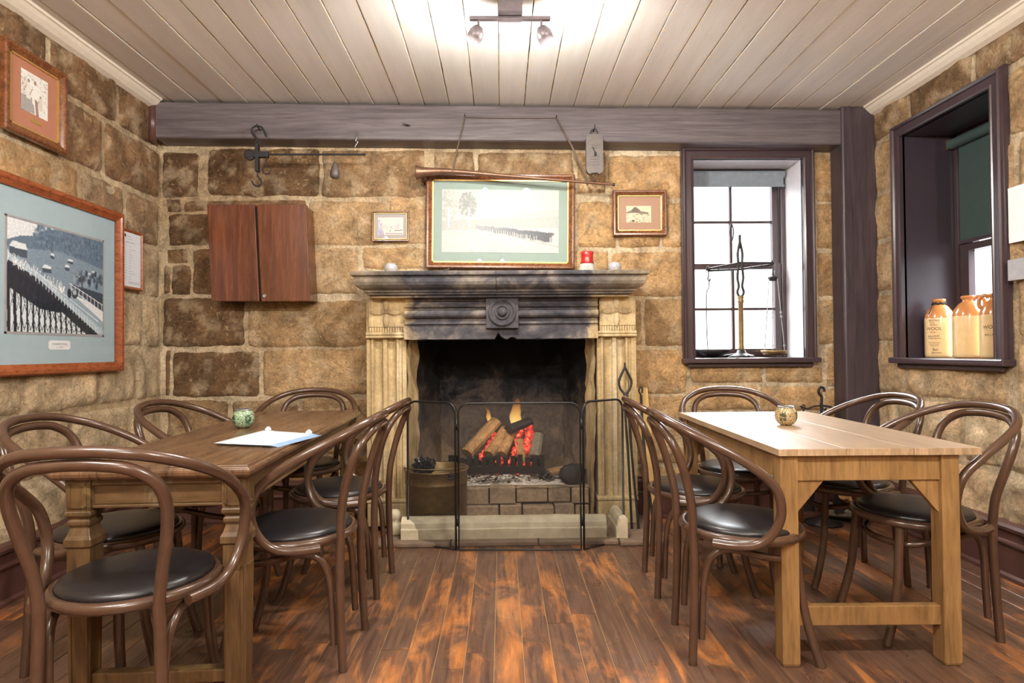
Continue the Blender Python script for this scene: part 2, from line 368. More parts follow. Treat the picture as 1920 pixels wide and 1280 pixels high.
MT = dict(
    stone=m_stone(), floor=m_floor(), ceil=m_ceiling(), hearth=m_hearth(), firebox=m_firebox(), gauze=m_mesh(),
    beam=m_wood('aged_dark_timber', rgb(78, 71, 75), rgb(110, 101, 104), (1.2, 26, 26), 0.4, bump=0.3),
    post=m_wood('dark_post_timber', rgb(52, 44, 50), rgb(78, 66, 72), (26, 26, 1.4), 0.42),
    trimdark=m_plain('dark_brown_gloss_paint', rgb(64, 51, 56), 0.24, var=0.07, scale=18, coat=0.2),
    skirt=m_plain('dark_skirting_paint', rgb(84, 56, 50), 0.32, var=0.14, scale=9, bump=0.05),
    cream=m_plain('cream_gloss_paint', rgb(226, 216, 200), 0.4, var=0.05),
    chair=m_plain('bent_beech_brown', rgb(78, 56, 43), 0.25, coat=0.25, var=0.13, scale=22),
    vinyl=m_plain('black_vinyl', rgb(30, 28, 30), 0.34, spec=0.55, var=0.1, scale=60, bump=0.08),
    dtop=m_wood('stained_table_top', rgb(72, 50, 34), rgb(128, 96, 68), (22, 2.0, 4), 0.3, bump=0.12, coat=0.2),
    dleg=m_wood('worn_brown_table', rgb(66, 48, 30), rgb(118, 90, 56), (20, 20, 2.2), 0.45, worn=rgb(146, 122, 78), wornlo=0.58),
    ftop=m_wood('scrubbed_pine_top', rgb(150, 122, 92), rgb(196, 168, 134), (26, 1.8, 4), 0.4, bump=0.1, coat=1.0, crough=0.34),
    fleg=m_wood('honey_pine', rgb(112, 82, 48), rgb(160, 124, 78), (20, 20, 2.0), 0.42, worn=rgb(140, 104, 60)),
    frameb=m_wood('burl_frame', rgb(78, 44, 26), rgb(140, 88, 52), (25, 25, 25), 0.25, coat=0.2),
    framer=m_wood('cedar_frame', rgb(124, 62, 36), rgb(164, 92, 54), (4, 8, 20), 0.3, coat=0.15),
    cab=m_wood('cabinet_mahogany', rgb(70, 36, 22), rgb(116, 64, 38), (12, 12, 0.7), 0.26, coat=0.3),
    cabin=m_plain('cabinet_inside_black', rgb(18, 16, 16), 0.7),
    gold=m_plain('gilt', rgb(214, 176, 104), 0.35, 0.6), iron=m_plain('dark_iron', rgb(52, 50, 52), 0.55, 0.6, var=0.25, bump=0.2),
    black=m_plain('black_enamel', rgb(26, 25, 26), 0.35, 0.2), brassold=m_plain('aged_brass', rgb(132, 110, 74), 0.45, 0.75, var=0.25, scale=26, bump=0.5),
    copper=m_plain('aged_copper', rgb(116, 86, 68), 0.4, 0.55, var=0.18, scale=14), steel=m_plain('brushed_steel', rgb(150, 148, 150), 0.4, 0.7),
    lampgrey=m_plain('grey_lamp_metal', rgb(120, 112, 116), 0.4, 0.5), pewter=m_plain('scale_plate_grey', rgb(94, 87, 84), 0.5, 0.3, bump=0.2),
    matblue=m_plain('blue_grey_mat', rgb(164, 186, 196), 0.9, var=0.02), matgrn=m_plain('sage_mat', rgb(138, 156, 148), 0.9, var=0.02),
    matbrn=m_plain('tan_mat', rgb(176, 118, 92), 0.9, var=0.03), matpink=m_plain('pinkish_tan_mat', rgb(168, 134, 112), 0.9, var=0.02), matgry=m_plain('grey_mat', rgb(164, 157, 155), 0.9, var=0.03),
    print_=m_attr('photographic_print', 0.6), glass=m_glass('picture_glass'), pane=m_glass('window_glass'),
    paper=m_plain('white_paper', rgb(232, 236, 240), 0.6, var=0.02), bluepaper=m_plain('pale_blue_paper', rgb(150, 180, 215), 0.6, var=0.1), ink=m_plain('dark_ink', rgb(60, 52, 46), 0.7),
    greyink=m_plain('grey_ink', rgb(170, 172, 178), 0.7),
    blind=m_plain('teal_blind_cloth', rgb(62, 84, 82), 0.8, var=0.05), jugcream=m_plain('cream_stoneware', rgb(222, 190, 140), 0.18, var=0.06, coat=0.4),
    jugtan=m_plain('tan_stoneware', rgb(190, 128, 74), 0.18, var=0.12, coat=0.4), string=m_plain('dark_string', rgb(46, 40, 38), 0.9),
    red=m_plain('red_glaze', rgb(164, 36, 34), 0.15, var=0.15, coat=0.4), white=m_plain('white_glaze', rgb(182, 178, 166), 0.35),
    crystal=m_crystal(), kerb=m_plain('cream_kerb_stone', rgb(208, 197, 168), 0.6, var=0.18, scale=12, bump=0.5),
    slab=m_plain('worn_hearth_slab', rgb(128, 108, 90), 0.75, var=0.25, scale=9, bump=0.6),
    log=m_wood('split_firewood', rgb(120, 84, 50), rgb(186, 146, 96), (20, 20, 3), 0.8, bump=0.8), char=m_plain('charred_wood', rgb(32, 28, 27), 0.8, var=0.4, scale=30, bump=1.0),
    ash=m_plain('pale_ash', rgb(196, 188, 176), 0.95, var=0.4, scale=45, bump=1.0), ember=m_ember(), flame=m_flame(), coalbag=m_plain('crumpled_black_plastic', rgb(34, 36, 42), 0.25, var=0.3, bump=0.3),
    plank=m_plain('pale_yellow_board', rgb(222, 186, 120), 0.7, var=0.04), leather=m_plain('old_leather_thong', rgb(96, 80, 66), 0.8),
    mosg=m_mosaic('green_mosaic', rgb(206, 226, 190), rgb(120, 190, 150), rgb(10, 84, 52)), mosr=m_mosaic('amber_mosaic', rgb(226, 206, 160), rgb(190, 160, 110), rgb(48, 60, 34)),
    bulb=m_emit('lit_lamp_glass', (1, 0.93, 0.82, 1), 30), gap=m_plain('dark_gap', rgb(24, 20, 18), 0.9), gapf=m_plain('dusty_floor_gap', rgb(96, 72, 48), 0.9),
    plaster=m_plain('dark_reveal_paint', rgb(58, 50, 58), 0.3, var=0.06), whitesill=m_plain('white_reveal_paint', rgb(206, 204, 208), 0.5, var=0.05),
    grey=m_plain('grey_plate', rgb(160, 160, 164), 0.5), foliage=m_plain('garden_green', rgb(96, 120, 70), 0.9, var=0.4, scale=3), lawn=m_plain('garden_ground', rgb(150, 150, 120), 0.9),
)

# ------------------------------------------------------------------ camera
H = 1.11
cam = bpy.data.cameras.new('camera'); co = bpy.data.objects.new('camera', cam); COL.objects.link(co)
a_, b_, ro = math.atan(20/1130), math.atan(17/1130), 0.008
f_ = Vector((math.sin(a_)*math.cos(b_), math.cos(a_)*math.cos(b_), math.sin(b_)))
r_ = f_.cross(Vector((0,0,1))).normalized(); u_ = r_.cross(f_)
r2 = r_*math.cos(ro) - u_*math.sin(ro); u2 = r_*math.sin(ro) + u_*math.cos(ro)
Mc = Matrix((r2, u2, -f_)).transposed().to_4x4(); Mc.translation = Vector((0, 0, H))
co.matrix_world = Mc
cam.sensor_width = 36; cam.lens = 36*1130/1920; cam.clip_start = 0.05
S.camera = co

# ------------------------------------------------------------------ setting
XL, XR, YB, YF = -2.24, 2.45, 4.0, -2.6
def cz(x): return 2.705 - 0.0125*x          # the old ceiling sags to the right
TAN, GOLD, BRN, DRK, PALE = rgb(204,176,138), rgb(206,166,116), rgb(158,118,80), rgb(116,84,58), rgb(226,206,172)
MORT, MORTD = rgb(228,210,178), rgb(190,166,132)

def stone_wall(name, mapper, base, stones, tone, rough=0.006, step=0.018, gloss=None):
    mb = MB()
    for (u0, u1, v0, v1) in base:      # mortar bed
        nu = max(1, int((u1-u0)/0.06)); nv = max(1, int((v1-v0)/0.06))
        vs = []; cs = []
        for j in range(nv+1):
            for i in range(nu+1):
                u = lerp(u0,u1,i/nu); v = lerp(v0,v1,j/nv)
                vs.append(mapper(u, v, 0.003*nz(u*9, v*9, 3)))
                cs.append(mixc(MORT, MORTD, max(0, min(1, 0.35 + 0.9*fr(u*1.7, v*1.7, 5) + tone(u, v)[1]))))
        fs = [(j*(nu+1)+i, j*(nu+1)+i+1, (j+1)*(nu+1)+i+1, (j+1)*(nu+1)+i) for j in range(nv) for i in range(nu)]
        mb.add(vs, fs, 0, True, cs)
    for q, (u0, v0, u1, v1) in enumerate(stones):
        hw, hh = (u1-u0)/2+0.0015, (v1-v0)/2+0.0015; cu, cv = (u0+u1)/2, (v0+v1)/2
        nu = max(6, int(2*hw/step)); nv = max(6, int(2*hh/step)); sd = q*3.7+len(name)
        base_c, dk = tone(cu, cv)
        k = rnd.uniform(0.86, 1.12)
        base_c = tuple(min(1, c*k) for c in base_c[:3]) + (1,)
        prot = rnd.uniform(0.010, 0.018); tilt = rnd.uniform(-0.004, 0.004)
        rg = rough(cu, cv) if callable(rough) else rough
        vs = []; cs = []
        for j in range(nv+1):
            for i in range(nu+1):
                s = -1+2*i/nu; t = -1+2*j/nv
                s = math.copysign(1-(1-abs(s))**1.35, s); t = math.copysign(1-(1-abs(t))**1.35, t)
                m = max(abs(s), abs(t)); e = 18.0
                sc = m/((abs(s)**e+abs(t)**e)**(1/e)) if m > 1e-6 else 1
                u = cu+s*sc*hw; v = cv+t*sc*hh
                w = m**3
                u, v = u + w*(0.014*nz(v*9+sd, u*3, 1)+0.008*nz(v*31+sd, u*9, 4)), v + w*(0.012*nz(u*7+sd, v*3, 2)+0.007*nz(u*29+sd, v*9, 6))
                ed = min((1-abs(s))*hw, (1-abs(t))*hh)
                h = -0.006 + (prot+0.006)*(0.6*sst(0, 0.014, ed)+0.4*sst(0, 0.04, ed))
                inn = sst(0, 0.05, ed)
                h += inn*(rg*(fr(u*7+sd, v*7, 4) + 0.7*abs(nz(u*16, v*20+sd, 8))) + tilt*s)
                vs.append(mapper(u, v, h))
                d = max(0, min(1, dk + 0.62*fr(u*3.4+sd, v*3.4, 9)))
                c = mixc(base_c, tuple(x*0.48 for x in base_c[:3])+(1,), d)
                p = max(0, fr(u*9, v*9+sd, 13)-0.12)*1.3
                c = mixc(c, PALE, min(0.35, p))
                c = mixc(c, tuple(x*0.62 for x in c[:3])+(1,), (1-sst(0, 0.012, ed))*0.95*sst(-0.3, 0.15, nz(u*5+sd, v*5, 21)))
                cs.append(c)
        fs = [(j*(nu+1)+i, j*(nu+1)+i+1, (j+1)*(nu+1)+i+1, (j+1)*(nu+1)+i) for j in range(nv) for i in range(nu)]
        mb.add(vs, fs, 0, True, cs)
    return mb.build(name, MT['stone'], kind='structure')

BACK = [(-2.23,2.13,-1.99,2.44),(-1.93,2.14,-1.19,2.46),(-1.18,2.13,-0.5,2.45),(-0.44,2.22,-0.17,2.44),(-0.15,2.25,0.49,2.43),(0.51,2.15,0.71,2.43),(0.72,2.11,1.22,2.41),(-2.2,2.04,-2.11,2.13),(-2.19,1.82,-1.9,2.03),(-2.09,2.04,-1.28,2.12),(-1.89,1.81,-1.28,2.03),(-1.27,1.81,-0.75,2.11),(-0.74,1.82,-0.49,2.12),(0.51,1.79,0.78,2.1),(0.79,1.79,1.07,2.1),(1.08,1.79,1.22,2.09),(-2.2,1.7,-2.06,1.8),(-2.17,1.49,-2.04,1.69),(-2.22,1.5,-2.17,1.69),(-2.03,1.49,-1.31,1.8),(-1.3,1.49,-0.94,1.8),(-0.92,1.65,-0.49,1.8),(0.5,1.52,0.72,1.77),(0.73,1.46,1.22,1.76),(-2.22,1.15,-1.69,1.47),(-1.67,1.14,-0.88,1.45),(0.87,1.13,0.94,1.44),(0.95,1.13,1.22,1.45),(-2.16,0.82,-1.59,1.12),(-2.21,0.83,-2.17,1.13),(-1.57,0.82,-0.87,1.13),(0.87,0.81,1.24,1.11),(-2.19,0.45,-1.79,0.8),(-1.78,0.45,-1.34,0.8),(-1.32,0.44,-0.87,0.8),(0.87,0.6,1.23,0.8),(1.26,0.88,1.74,1.0),(1.76,0.88,2.15,0.99),(1.25,0.7,1.71,0.87),(1.72,0.69,2.15,0.86),(2.17,0.85,2.28,1.12),(2.12,2.09,2.29,2.41),(2.12,1.77,2.28,2.08),(2.12,1.45,2.28,1.75),(2.12,1.13,2.28,1.44),(2.16,0.58,2.29,0.84),(0.87,0.35,1.38,0.58),(1.4,0.41,1.88,0.68),(1.9,0.41,2.28,0.68),(-2.19,0.05,-1.55,0.43),(-1.53,0.04,-0.87,0.43),(0.87,0.02,1.45,0.33),(1.46,0.02,1.98,0.39),(2.0,0.02,2.28,0.39),(-0.48,2.0,0.49,2.2),(-0.48,1.6,0.49,1.98)]
W1 = (1.285, 2.02, 1.05, 2.375)              # opening of the back window (x0, x1, z0, z1)
W2 = (2.915, 3.585, 1.05, 2.385)             # opening of the right window (y0, y1, z0, z1)
FB = (-0.6, 0.6, 0.0, 1.3)                   # fireplace opening
def back_base():
    xs = [XL, FB[0], FB[1], W1[0], W1[1], XR]; out = []
    out.append((XL-0.1, FB[0], 0, 2.8)); out.append((FB[0], FB[1], FB[3], 2.8)); out.append((FB[1], W1[0], 0, 2.8))
    out.append((W1[0], W1[1], 0, W1[2])); out.append((W1[0], W1[1], W1[3], 2.8)); out.append((W1[1], XR+0.1, 0, 2.8))
    return out
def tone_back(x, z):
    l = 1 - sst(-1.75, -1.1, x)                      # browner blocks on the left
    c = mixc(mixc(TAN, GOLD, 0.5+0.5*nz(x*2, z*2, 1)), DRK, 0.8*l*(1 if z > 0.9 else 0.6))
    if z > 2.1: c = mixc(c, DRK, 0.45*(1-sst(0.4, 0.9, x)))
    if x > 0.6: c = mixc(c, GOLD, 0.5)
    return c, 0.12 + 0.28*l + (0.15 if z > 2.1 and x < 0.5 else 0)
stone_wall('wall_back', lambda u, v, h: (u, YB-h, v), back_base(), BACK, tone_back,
           rough=lambda u, v: 0.016 if (v < 0.9 and u > 1) or u < -1.9 else 0.011)

ZC = [0.02, 0.2, 0.5, 0.815, 1.14, 1.46, 1.79, 2.105, 2.44, 2.76]
def courses(joints, y0, y1, extra, hole=None):
    out = []
    for r in range(len(ZC)-1):
        J = sorted(joints.get(r, []))
        lo = min(J) if J else y1
        y = lo
        while y > y0 + 0.1:
            y -= rnd.uniform(0.35, 0.7); J.append(max(y, y0))
        J = sorted(set([j for j in J if y0 <= j <= y1] + [y1]))
        for a, b in zip(J, J[1:]):
            if b-a < 0.06: continue
            s = (a+0.012, ZC[r]+0.012, b-0.012, ZC[r+1]-0.012)
            if hole and s[0] < hole[1]+0.02 and s[2] > hole[0]-0.02 and s[1] < hole[3]+0.02 and s[3] > hole[2]-0.02:
                # trim the block against the opening
                if s[0] < hole[0]-0.08: out.append((s[0], s[1], hole[0]-0.03, s[3]))
                if s[2] > hole[1]+0.08: out.append((hole[1]+0.03, s[1], s[2], s[3]))
                if s[3] > hole[3]+0.06 and s[1] < hole[3]: out.append((max(s[0], hole[0]-0.03), hole[3]+0.03, min(s[2], hole[1]+0.03), s[3]))
                if s[1] < hole[2]-0.06 and s[3] > hole[2]: out.append((max(s[0], hole[0]-0.03), s[1], min(s[2], hole[1]+0.03), hole[2]-0.03))
            else: out.append(s)
    return out
LJ = {8:[3.55,3.01], 7:[3.42,2.69], 6:[3.62,3.23,2.58], 5:[3.85,3.14], 4:[3.79,3.07], 3:[3.72,3.38,2.86], 2:[3.67,3.18,2.7], 1:[3.8,3.4,2.9], 0:[3.6,3.0]}
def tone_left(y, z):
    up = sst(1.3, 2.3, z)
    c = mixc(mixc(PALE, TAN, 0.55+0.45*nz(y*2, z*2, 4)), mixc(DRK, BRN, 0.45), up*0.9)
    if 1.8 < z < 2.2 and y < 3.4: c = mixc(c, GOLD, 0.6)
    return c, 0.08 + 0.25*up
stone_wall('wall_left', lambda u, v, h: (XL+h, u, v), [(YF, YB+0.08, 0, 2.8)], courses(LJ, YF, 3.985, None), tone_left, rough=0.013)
RJ = {8:[3.54,3.05], 7:[3.9,3.62,2.85], 6:[3.64,2.8], 5:[3.62,2.75], 4:[3.66,2.82], 3:[3.6,2.83], 2:[3.7,3.17,2.5], 1:[3.5,2.9], 0:[3.6,3.0]}
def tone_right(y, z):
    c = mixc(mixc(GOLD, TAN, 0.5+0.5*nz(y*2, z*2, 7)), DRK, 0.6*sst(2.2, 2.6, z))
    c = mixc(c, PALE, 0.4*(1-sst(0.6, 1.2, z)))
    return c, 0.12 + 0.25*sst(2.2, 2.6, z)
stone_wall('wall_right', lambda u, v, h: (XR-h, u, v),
           [(YF, W2[0], 0, 2.8), (W2[1], YB+0.08, 0, 2.8), (W2[0], W2[1], 0, W2[2]), (W2[0], W2[1], W2[3], 2.8)],
           courses(RJ, YF, 3.985, None, W2), tone_right, rough=lambda u, v: 0.022 if v < 1.1 else 0.012)
FRONT = []
for r in range(len(ZC)-1):
    x = XL
    while x < XR-0.1:
        w = rnd.uniform(0.4, 0.8); FRONT.append((x+0.012, ZC[r]+0.012, min(x+w, XR)-0.012, ZC[r+1]-0.012)); x += w
stone_wall('wall_front', lambda u, v, h: (u, YF+h, v), [(XL, XR, 0, 2.8)], FRONT, lambda u, v: (TAN, 0.1), step=0.08)

# floor: boards run away from the camera
mb = MB(); W = 0.106; x = XL-0.02; i = 0
mb.box(XL-0.05, XR+0.05, YF, YB+0.45, -0.06, -0.003, 0, (0.5, 0.8, 0, 1))
while x < XR+0.02:
    y = YF
    while y < YB:
        L = rnd.uniform(1.6, 3.4); y2 = min(y+L, YB)
        if YB-y2 < 0.4: y2 = YB
        c = (rnd.random(), 0, 0, 1); g = 0.0012; z = rnd.uniform(-0.0006, 0.0006); ch = 0.0012
        vs = []
        for (dx, zz) in ((g, -0.012), (g, z-ch), (g+ch, z), (W-g-ch, z), (W-g, z-ch), (W-g, -0.012)):
            vs += [(x+dx, y+0.0008, zz), (x+dx, y2-0.0008, zz)]
        mb.add(vs, [(k*2, k*2+2, k*2+3, k*2+1) for k in range(5)] + [(0,2,4,6,8,10), (11,9,7,5,3,1)], 0, False, c)
        y = y2
    x += W; i += 1
mb.build('floor', MT['floor'], kind='structure')

# ceiling: painted boards with ragged open joints
mb = MB(); W = 0.162; x = XL-0.03; n = 0
mb.box(XL-0.1, XR+0.1, YF, YB+0.1, 2.80, 2.84, 1)
while x < XR+0.05:
    NY = 150; vs = []; cs = []; k = rnd.random(); dz = rnd.uniform(-0.003, 0.003); wide = rnd.choice([0.001, 0.0015, 0.003])
    for j in range(NY+1):
        y = lerp(YF, YB, j/NY)
        e0 = 0.0015 + wide*max(0, 0.5+1.6*fr(y*2.1, n*5.1, 1)) + 0.0016*nz(y*23, n*3.3, 2)
        e1 = 0.0015 + wide*max(0, 0.5+1.6*fr(y*2.1, n*5.1+9, 1)) + 0.0016*nz(y*23, n*3.3, 7)
        for dx, up, g in ((e0, 0.02, 1), (e0, 0.0015, 1), (e0+0.004, 0, 1), (0.018, 0, 0.25), (W/2, 0.0005, 0), (W-0.018, 0, 0.25), (W-e1-0.004, 0, 1), (W-e1, 0.0015, 1), (W-e1, 0.02, 1)):
            vs.append((x+dx, y, cz(x+dx)+dz+up)); cs.append((k, g, 0, 1))
    fs = [(j*9+q, (j+1)*9+q, (j+1)*9+q+1, j*9+q+1) for j in range(NY) for q in range(8)]
    mb.add(vs, fs, 0, False, cs); x += W; n += 1
mb.build('ceiling', [MT['ceil'], MT['gap']], kind='structure')

# cornices
def cornice(name, xs, sgn):
    prof = [(0, 0.0), (0.0, -0.06), (0.018, -0.062), (0.045, -0.05), (0.066, -0.032), (0.08, -0.016), (0.088, -0.014), (0.092, 0.0)]
    mb = MB(); mb.prism(prof, lambda p, t: (xs+sgn*p[0], t, cz(xs)+p[1]+0.003), YF, 3.86)
    return mb.build(name, MT['cream'], kind='structure')
cornice('trim_1', XL, 1); cornice('trim_2', XR, -1)
# long timber beam under the ceiling, corner post, corner bead
mb = MB(); NX = 60; vs = []
for i in range(NX+1):
    x = lerp(-2.19, 2.43, i/NX); w = 0.004*nz(x*2, 3, 1); zt = 2.718-0.0128*(x+2.18); zb = 2.478-0.0122*(x+2.18)
    for (y, z) in ((3.868+w, zb+0.008), (3.86+w, zb+0.016), (3.86+w, zt-0.01), (3.868, zt), (3.995, zt), (3.995, zb)): vs.append((x, y, z+0.003*nz(x*3, y, z)))
mb.add(vs, [(i*6+k, (i+1)*6+k, (i+1)*6+(k+1) % 6, i*6+(k+1) % 6) for i in range(NX) for k in range(6)] + [(5,4,3,2,1,0), tuple(NX*6+k for k in range(6))])
mb.build('trim_3', MT['beam'], kind='structure', bevel=0.003)
mb = MB(); mb.box(2.215, 2.44, 3.845, 3.99, 0.0, cz(2.3)+0.005)
mb.build('trim_4', MT['post'], kind='structure', bevel=0.012)
mb = MB(); mb.lathe([(0.026, 2.46), (0.026, 2.735)], (XL+0.026, 3.862, 0), 16); mb.build('trim_5', MT['skirt'], kind='structure')

# baseboards
SK = [(0,0), (0.05,0), (0.05,0.018), (0.03,0.026), (0.03,0.155), (0.038,0.16), (0.042,0.17), (0.038,0.18), (0.03,0.184), (0.03,0.225), (0.044,0.232), (0.048,0.248), (0.04,0.262), (0.02,0.272), (0,0.272)]
mb = MB(); mb.prism(SK, lambda p, t: (XL+p[0]+0.002, t, p[1]), YF, 3.99); mb.build('baseboard_left', MT['skirt'], kind='structure')
mb = MB(); mb.prism(SK, lambda p, t: (XR-p[0]-0.002, t, p[1]), YF, 3.84); mb.build('baseboard_right', MT['skirt'], kind='structure')
mb = MB()
for a, b in ((XL+0.05, -0.845), (0.86, 2.21)): mb.prism(SK, lambda p, t: (t, YB-p[0]-0.002, p[1]), a, b)
mb.build('baseboard_back', MT['skirt'], kind='structure')

# ------------------------------------------------------------------ windows
def casing_ring(mb, mapper, w, prof):
    # moulded architrave round an opening; prof = (outward distance, protrusion)
    u0, u1, v0, v1 = w; rings = []
    for d, h in prof: rings.append([mapper(*p, h) for p in ((u0-d, v0), (u0-d, v1+d), (u1+d, v1+d), (u1+d, v0))])
    for A, B in zip(rings, rings[1:]):
        for k in range(3): mb.add([A[k], A[k+1], B[k+1], B[k]], [(0,1,2,3)])
CP = [(-0.0, -0.012), (-0.0, 0.022), (0.012, 0.026), (0.016, 0.02), (0.05, 0.02), (0.054, 0.03), (0.064, 0.036), (0.072, 0.03), (0.074, 0.012), (0.082, 0.012), (0.082, -0.01)]
CPR = CP
def box_map(mb, mapper, u0, u1, v0, v1, h0, h1, mi=0):
    P = [mapper(u, v, h) for h in (h0, h1) for u, v in ((u0,v0),(u1,v0),(u1,v1),(u0,v1))]
    mb.add(P, [(0,3,2,1),(4,5,6,7),(0,1,5,4),(1,2,6,5),(2,3,7,6),(3,0,4,7)], mi)

def window(name, mapper, w, depth, sash_c, reveal_mats, ncol):
    u0, u1, v0, v1 = w
    mb = MB(); casing_ring(mb, mapper, w, CP)
    root = mb.build(name, MT['trimdark'], kind='structure')
    D = depth
    mb = MB()
    mb.add([mapper(u0,v0,0), mapper(u0,v1,0), mapper(u0,v1,-D), mapper(u0,v0,-D)], [(0,1,2,3)], 0)
    mb.add([mapper(u1,v0,0), mapper(u1,v1,0), mapper(u1,v1,-D), mapper(u1,v0,-D)], [(0,1,2,3)], 0)
    mb.add([mapper(u0,v1,0), mapper(u1,v1,0), mapper(u1,v1,-D), mapper(u0,v1,-D)], [(0,1,2,3)], 0)
    mb.build('window_reveal', reveal_mats, root)
    mb = MB(); box_map(mb, mapper, u0-0.09, u1+0.09, v0-0.035, v0, -0.02, 0.055); box_map(mb, mapper, u0, u1, v0-0.03, v0, -D-0.02, -0.02)
    mb.build('window_sill', MT['trimdark'], root, bevel=0.008)
    mb = MB(); box_map(mb, mapper, u0-0.05, u1+0.05, v0-0.062, v0-0.036, 0.0, 0.024); mb.build('window_apron', MT['trimdark'], root, bevel=0.005)
    vm = v0 + (v1-v0)*0.485
    mb = MB()   # outer box of the sash
    for a, b in ((u0, u0+0.025), (u1-0.03, u1)): box_map(mb, mapper, a, b, v0, v1, -D-0.05, -D+0.012)
    box_map(mb, mapper, u0, u1, v1-0.03, v1, -D-0.05, -D+0.012)
    mb.build('window_frame', MT['trimdark'], root, bevel=0.003)
    st = 0.045 if ncol == 2 and u0 < 2.5 else 0.065
    for nm, a, b, h in (('lower_sash', v0, vm+0.02, -D-0.012), ('upper_sash', vm-0.02, v1-0.02, -D-0.04)):
        uu0, uu1 = u0+0.02, u1-0.035
        mb = MB()
        box_map(mb, mapper, uu0, uu0+st, a, b, h-0.02, h+0.02); box_map(mb, mapper, uu1-st, uu1, a, b, h-0.02, h+0.02)
        rb = 0.06 if nm[0] == 'l' else 0.04; rt = 0.04
        box_map(mb, mapper, uu0+st, uu1-st, a, a+rb, h-0.02, h+0.02); box_map(mb, mapper, uu0+st, uu1-st, b-rt, b, h-0.02, h+0.02)
        for k in range(1, ncol):
            u = lerp(uu0+st, uu1-st, k/ncol); box_map(mb, mapper, u-0.009, u+0.009, a+rb, b-rt, h-0.014, h+0.014)
        v = (a+rb+b-rt)/2; box_map(mb, mapper, uu0+st, uu1-st, v-0.009, v+0.009, h-0.013, h+0.013)
        s = mb.build(nm, sash_c, root, bevel=0.002)
        g = MB(); g.add([mapper(uu0+st, a+rb, h), mapper(uu1-st, a+rb, h), mapper(uu1-st, b-rt, h), mapper(uu0+st, b-rt, h)], [(0,1,2,3)])
        g.build('pane', MT['pane'], s)
    return root
mapB = lambda u, v, h: (u, YB-h-0.015, v)
mapR = lambda u, v, h: (XR-h-0.015, u, v)
window('window_1', mapB, W1, 0.25, MT['trimdark'], MT['whitesill'], 2)
window('window_2', mapR, W2, 0.32, MT['trimdark'], MT['plaster'], 2)
# outer masonry round the two windows so daylight only enters by the glass
mb = MB()
for (a, b, c, d) in ((W1[0]-0.5, W1[0]-0.012, 0.6, 2.8), (W1[1]+0.012, W1[1]+0.5, 0.6, 2.8), (W1[0]-0.02, W1[1]+0.02, 0.6, W1[2]-0.04), (W1[0]-0.02, W1[1]+0.02, W1[3]+0.012, 2.8)): mb.box(a, b, YB+0.02, YB+0.33, c, d)
mb.build('wall_back_outer', MT['stone'], kind='structure')
mb = MB()
for (a, b, c, d) in ((W2[0]-0.5, W2[0]-0.012, 0.6, 2.8), (W2[1]+0.012, W2[1]+0.35, 0.6, 2.8), (W2[0]-0.02, W2[1]+0.02, 0.6, W2[2]-0.04), (W2[0]-0.02, W2[1]+0.02, W2[3]+0.012, 2.8)): mb.box(XR+0.02, XR+0.345, a, b, c, d)
mb.build('wall_right_outer', MT['stone'], kind='structure')

# roller blinds
t = thing('roller_blind', 'rolled-up pale roller blind with a pull cord, at the top of the bright back window', 'blind', (1.65, 4.18, 2.3))
mb = MB(); mb.tube([(1.30, 4.2, 2.335), (2.0, 4.2, 2.335)], 0.028, 16); mb.build('roller_tube', m_plain('pale_blind_cloth', rgb(120, 130, 140), 0.7), t)
mb = MB(); mb.box(1.31, 1.985, 4.172, 4.176, 2.255, 2.335); mb.box(1.305, 1.99, 4.168, 4.18, 2.243, 2.257); mb.build('blind_hem', bpy.data.materials['pale_blind_cloth'], t)
mb = MB(); mb.tube([(1.612, 4.165, 2.245), (1.612, 4.163, 1.98)], 0.003, 6)
mb.tube(spline([(1.612, 4.163, 1.98), (1.600, 4.163, 1.93), (1.606, 4.163, 1.875), (1.616, 4.163, 1.87), (1.624, 4.163, 1.93)], 6, True), 0.0045, 6, True); mb.build('pull_cord', MT['iron'], t)
t = thing('roller_blind', 'teal roller blind drawn half down over the right-hand window above the stoneware jugs', 'blind', (2.73, 3.25, 2.3))
mb = MB(); mb.tube([(2.725, 2.93, 2.33), (2.725, 3.575, 2.33)], 0.03, 16); mb.build('roller_tube', MT['blind'], t)
mb = MB(); mb.box(2.744, 2.748, 2.95, 3.54, 1.74, 2.33); mb.build('blind_cloth', MT['blind'], t)
mb = MB(); mb.box(2.738, 2.754, 2.95, 3.54, 1.722, 1.742); mb.build('bottom_bar', MT['trimdark'], t)
mb = MB(); mb.box(2.70, 2.75, 3.565, 3.583, 2.30, 2.36); mb.build('bracket', MT['brassold'], t)

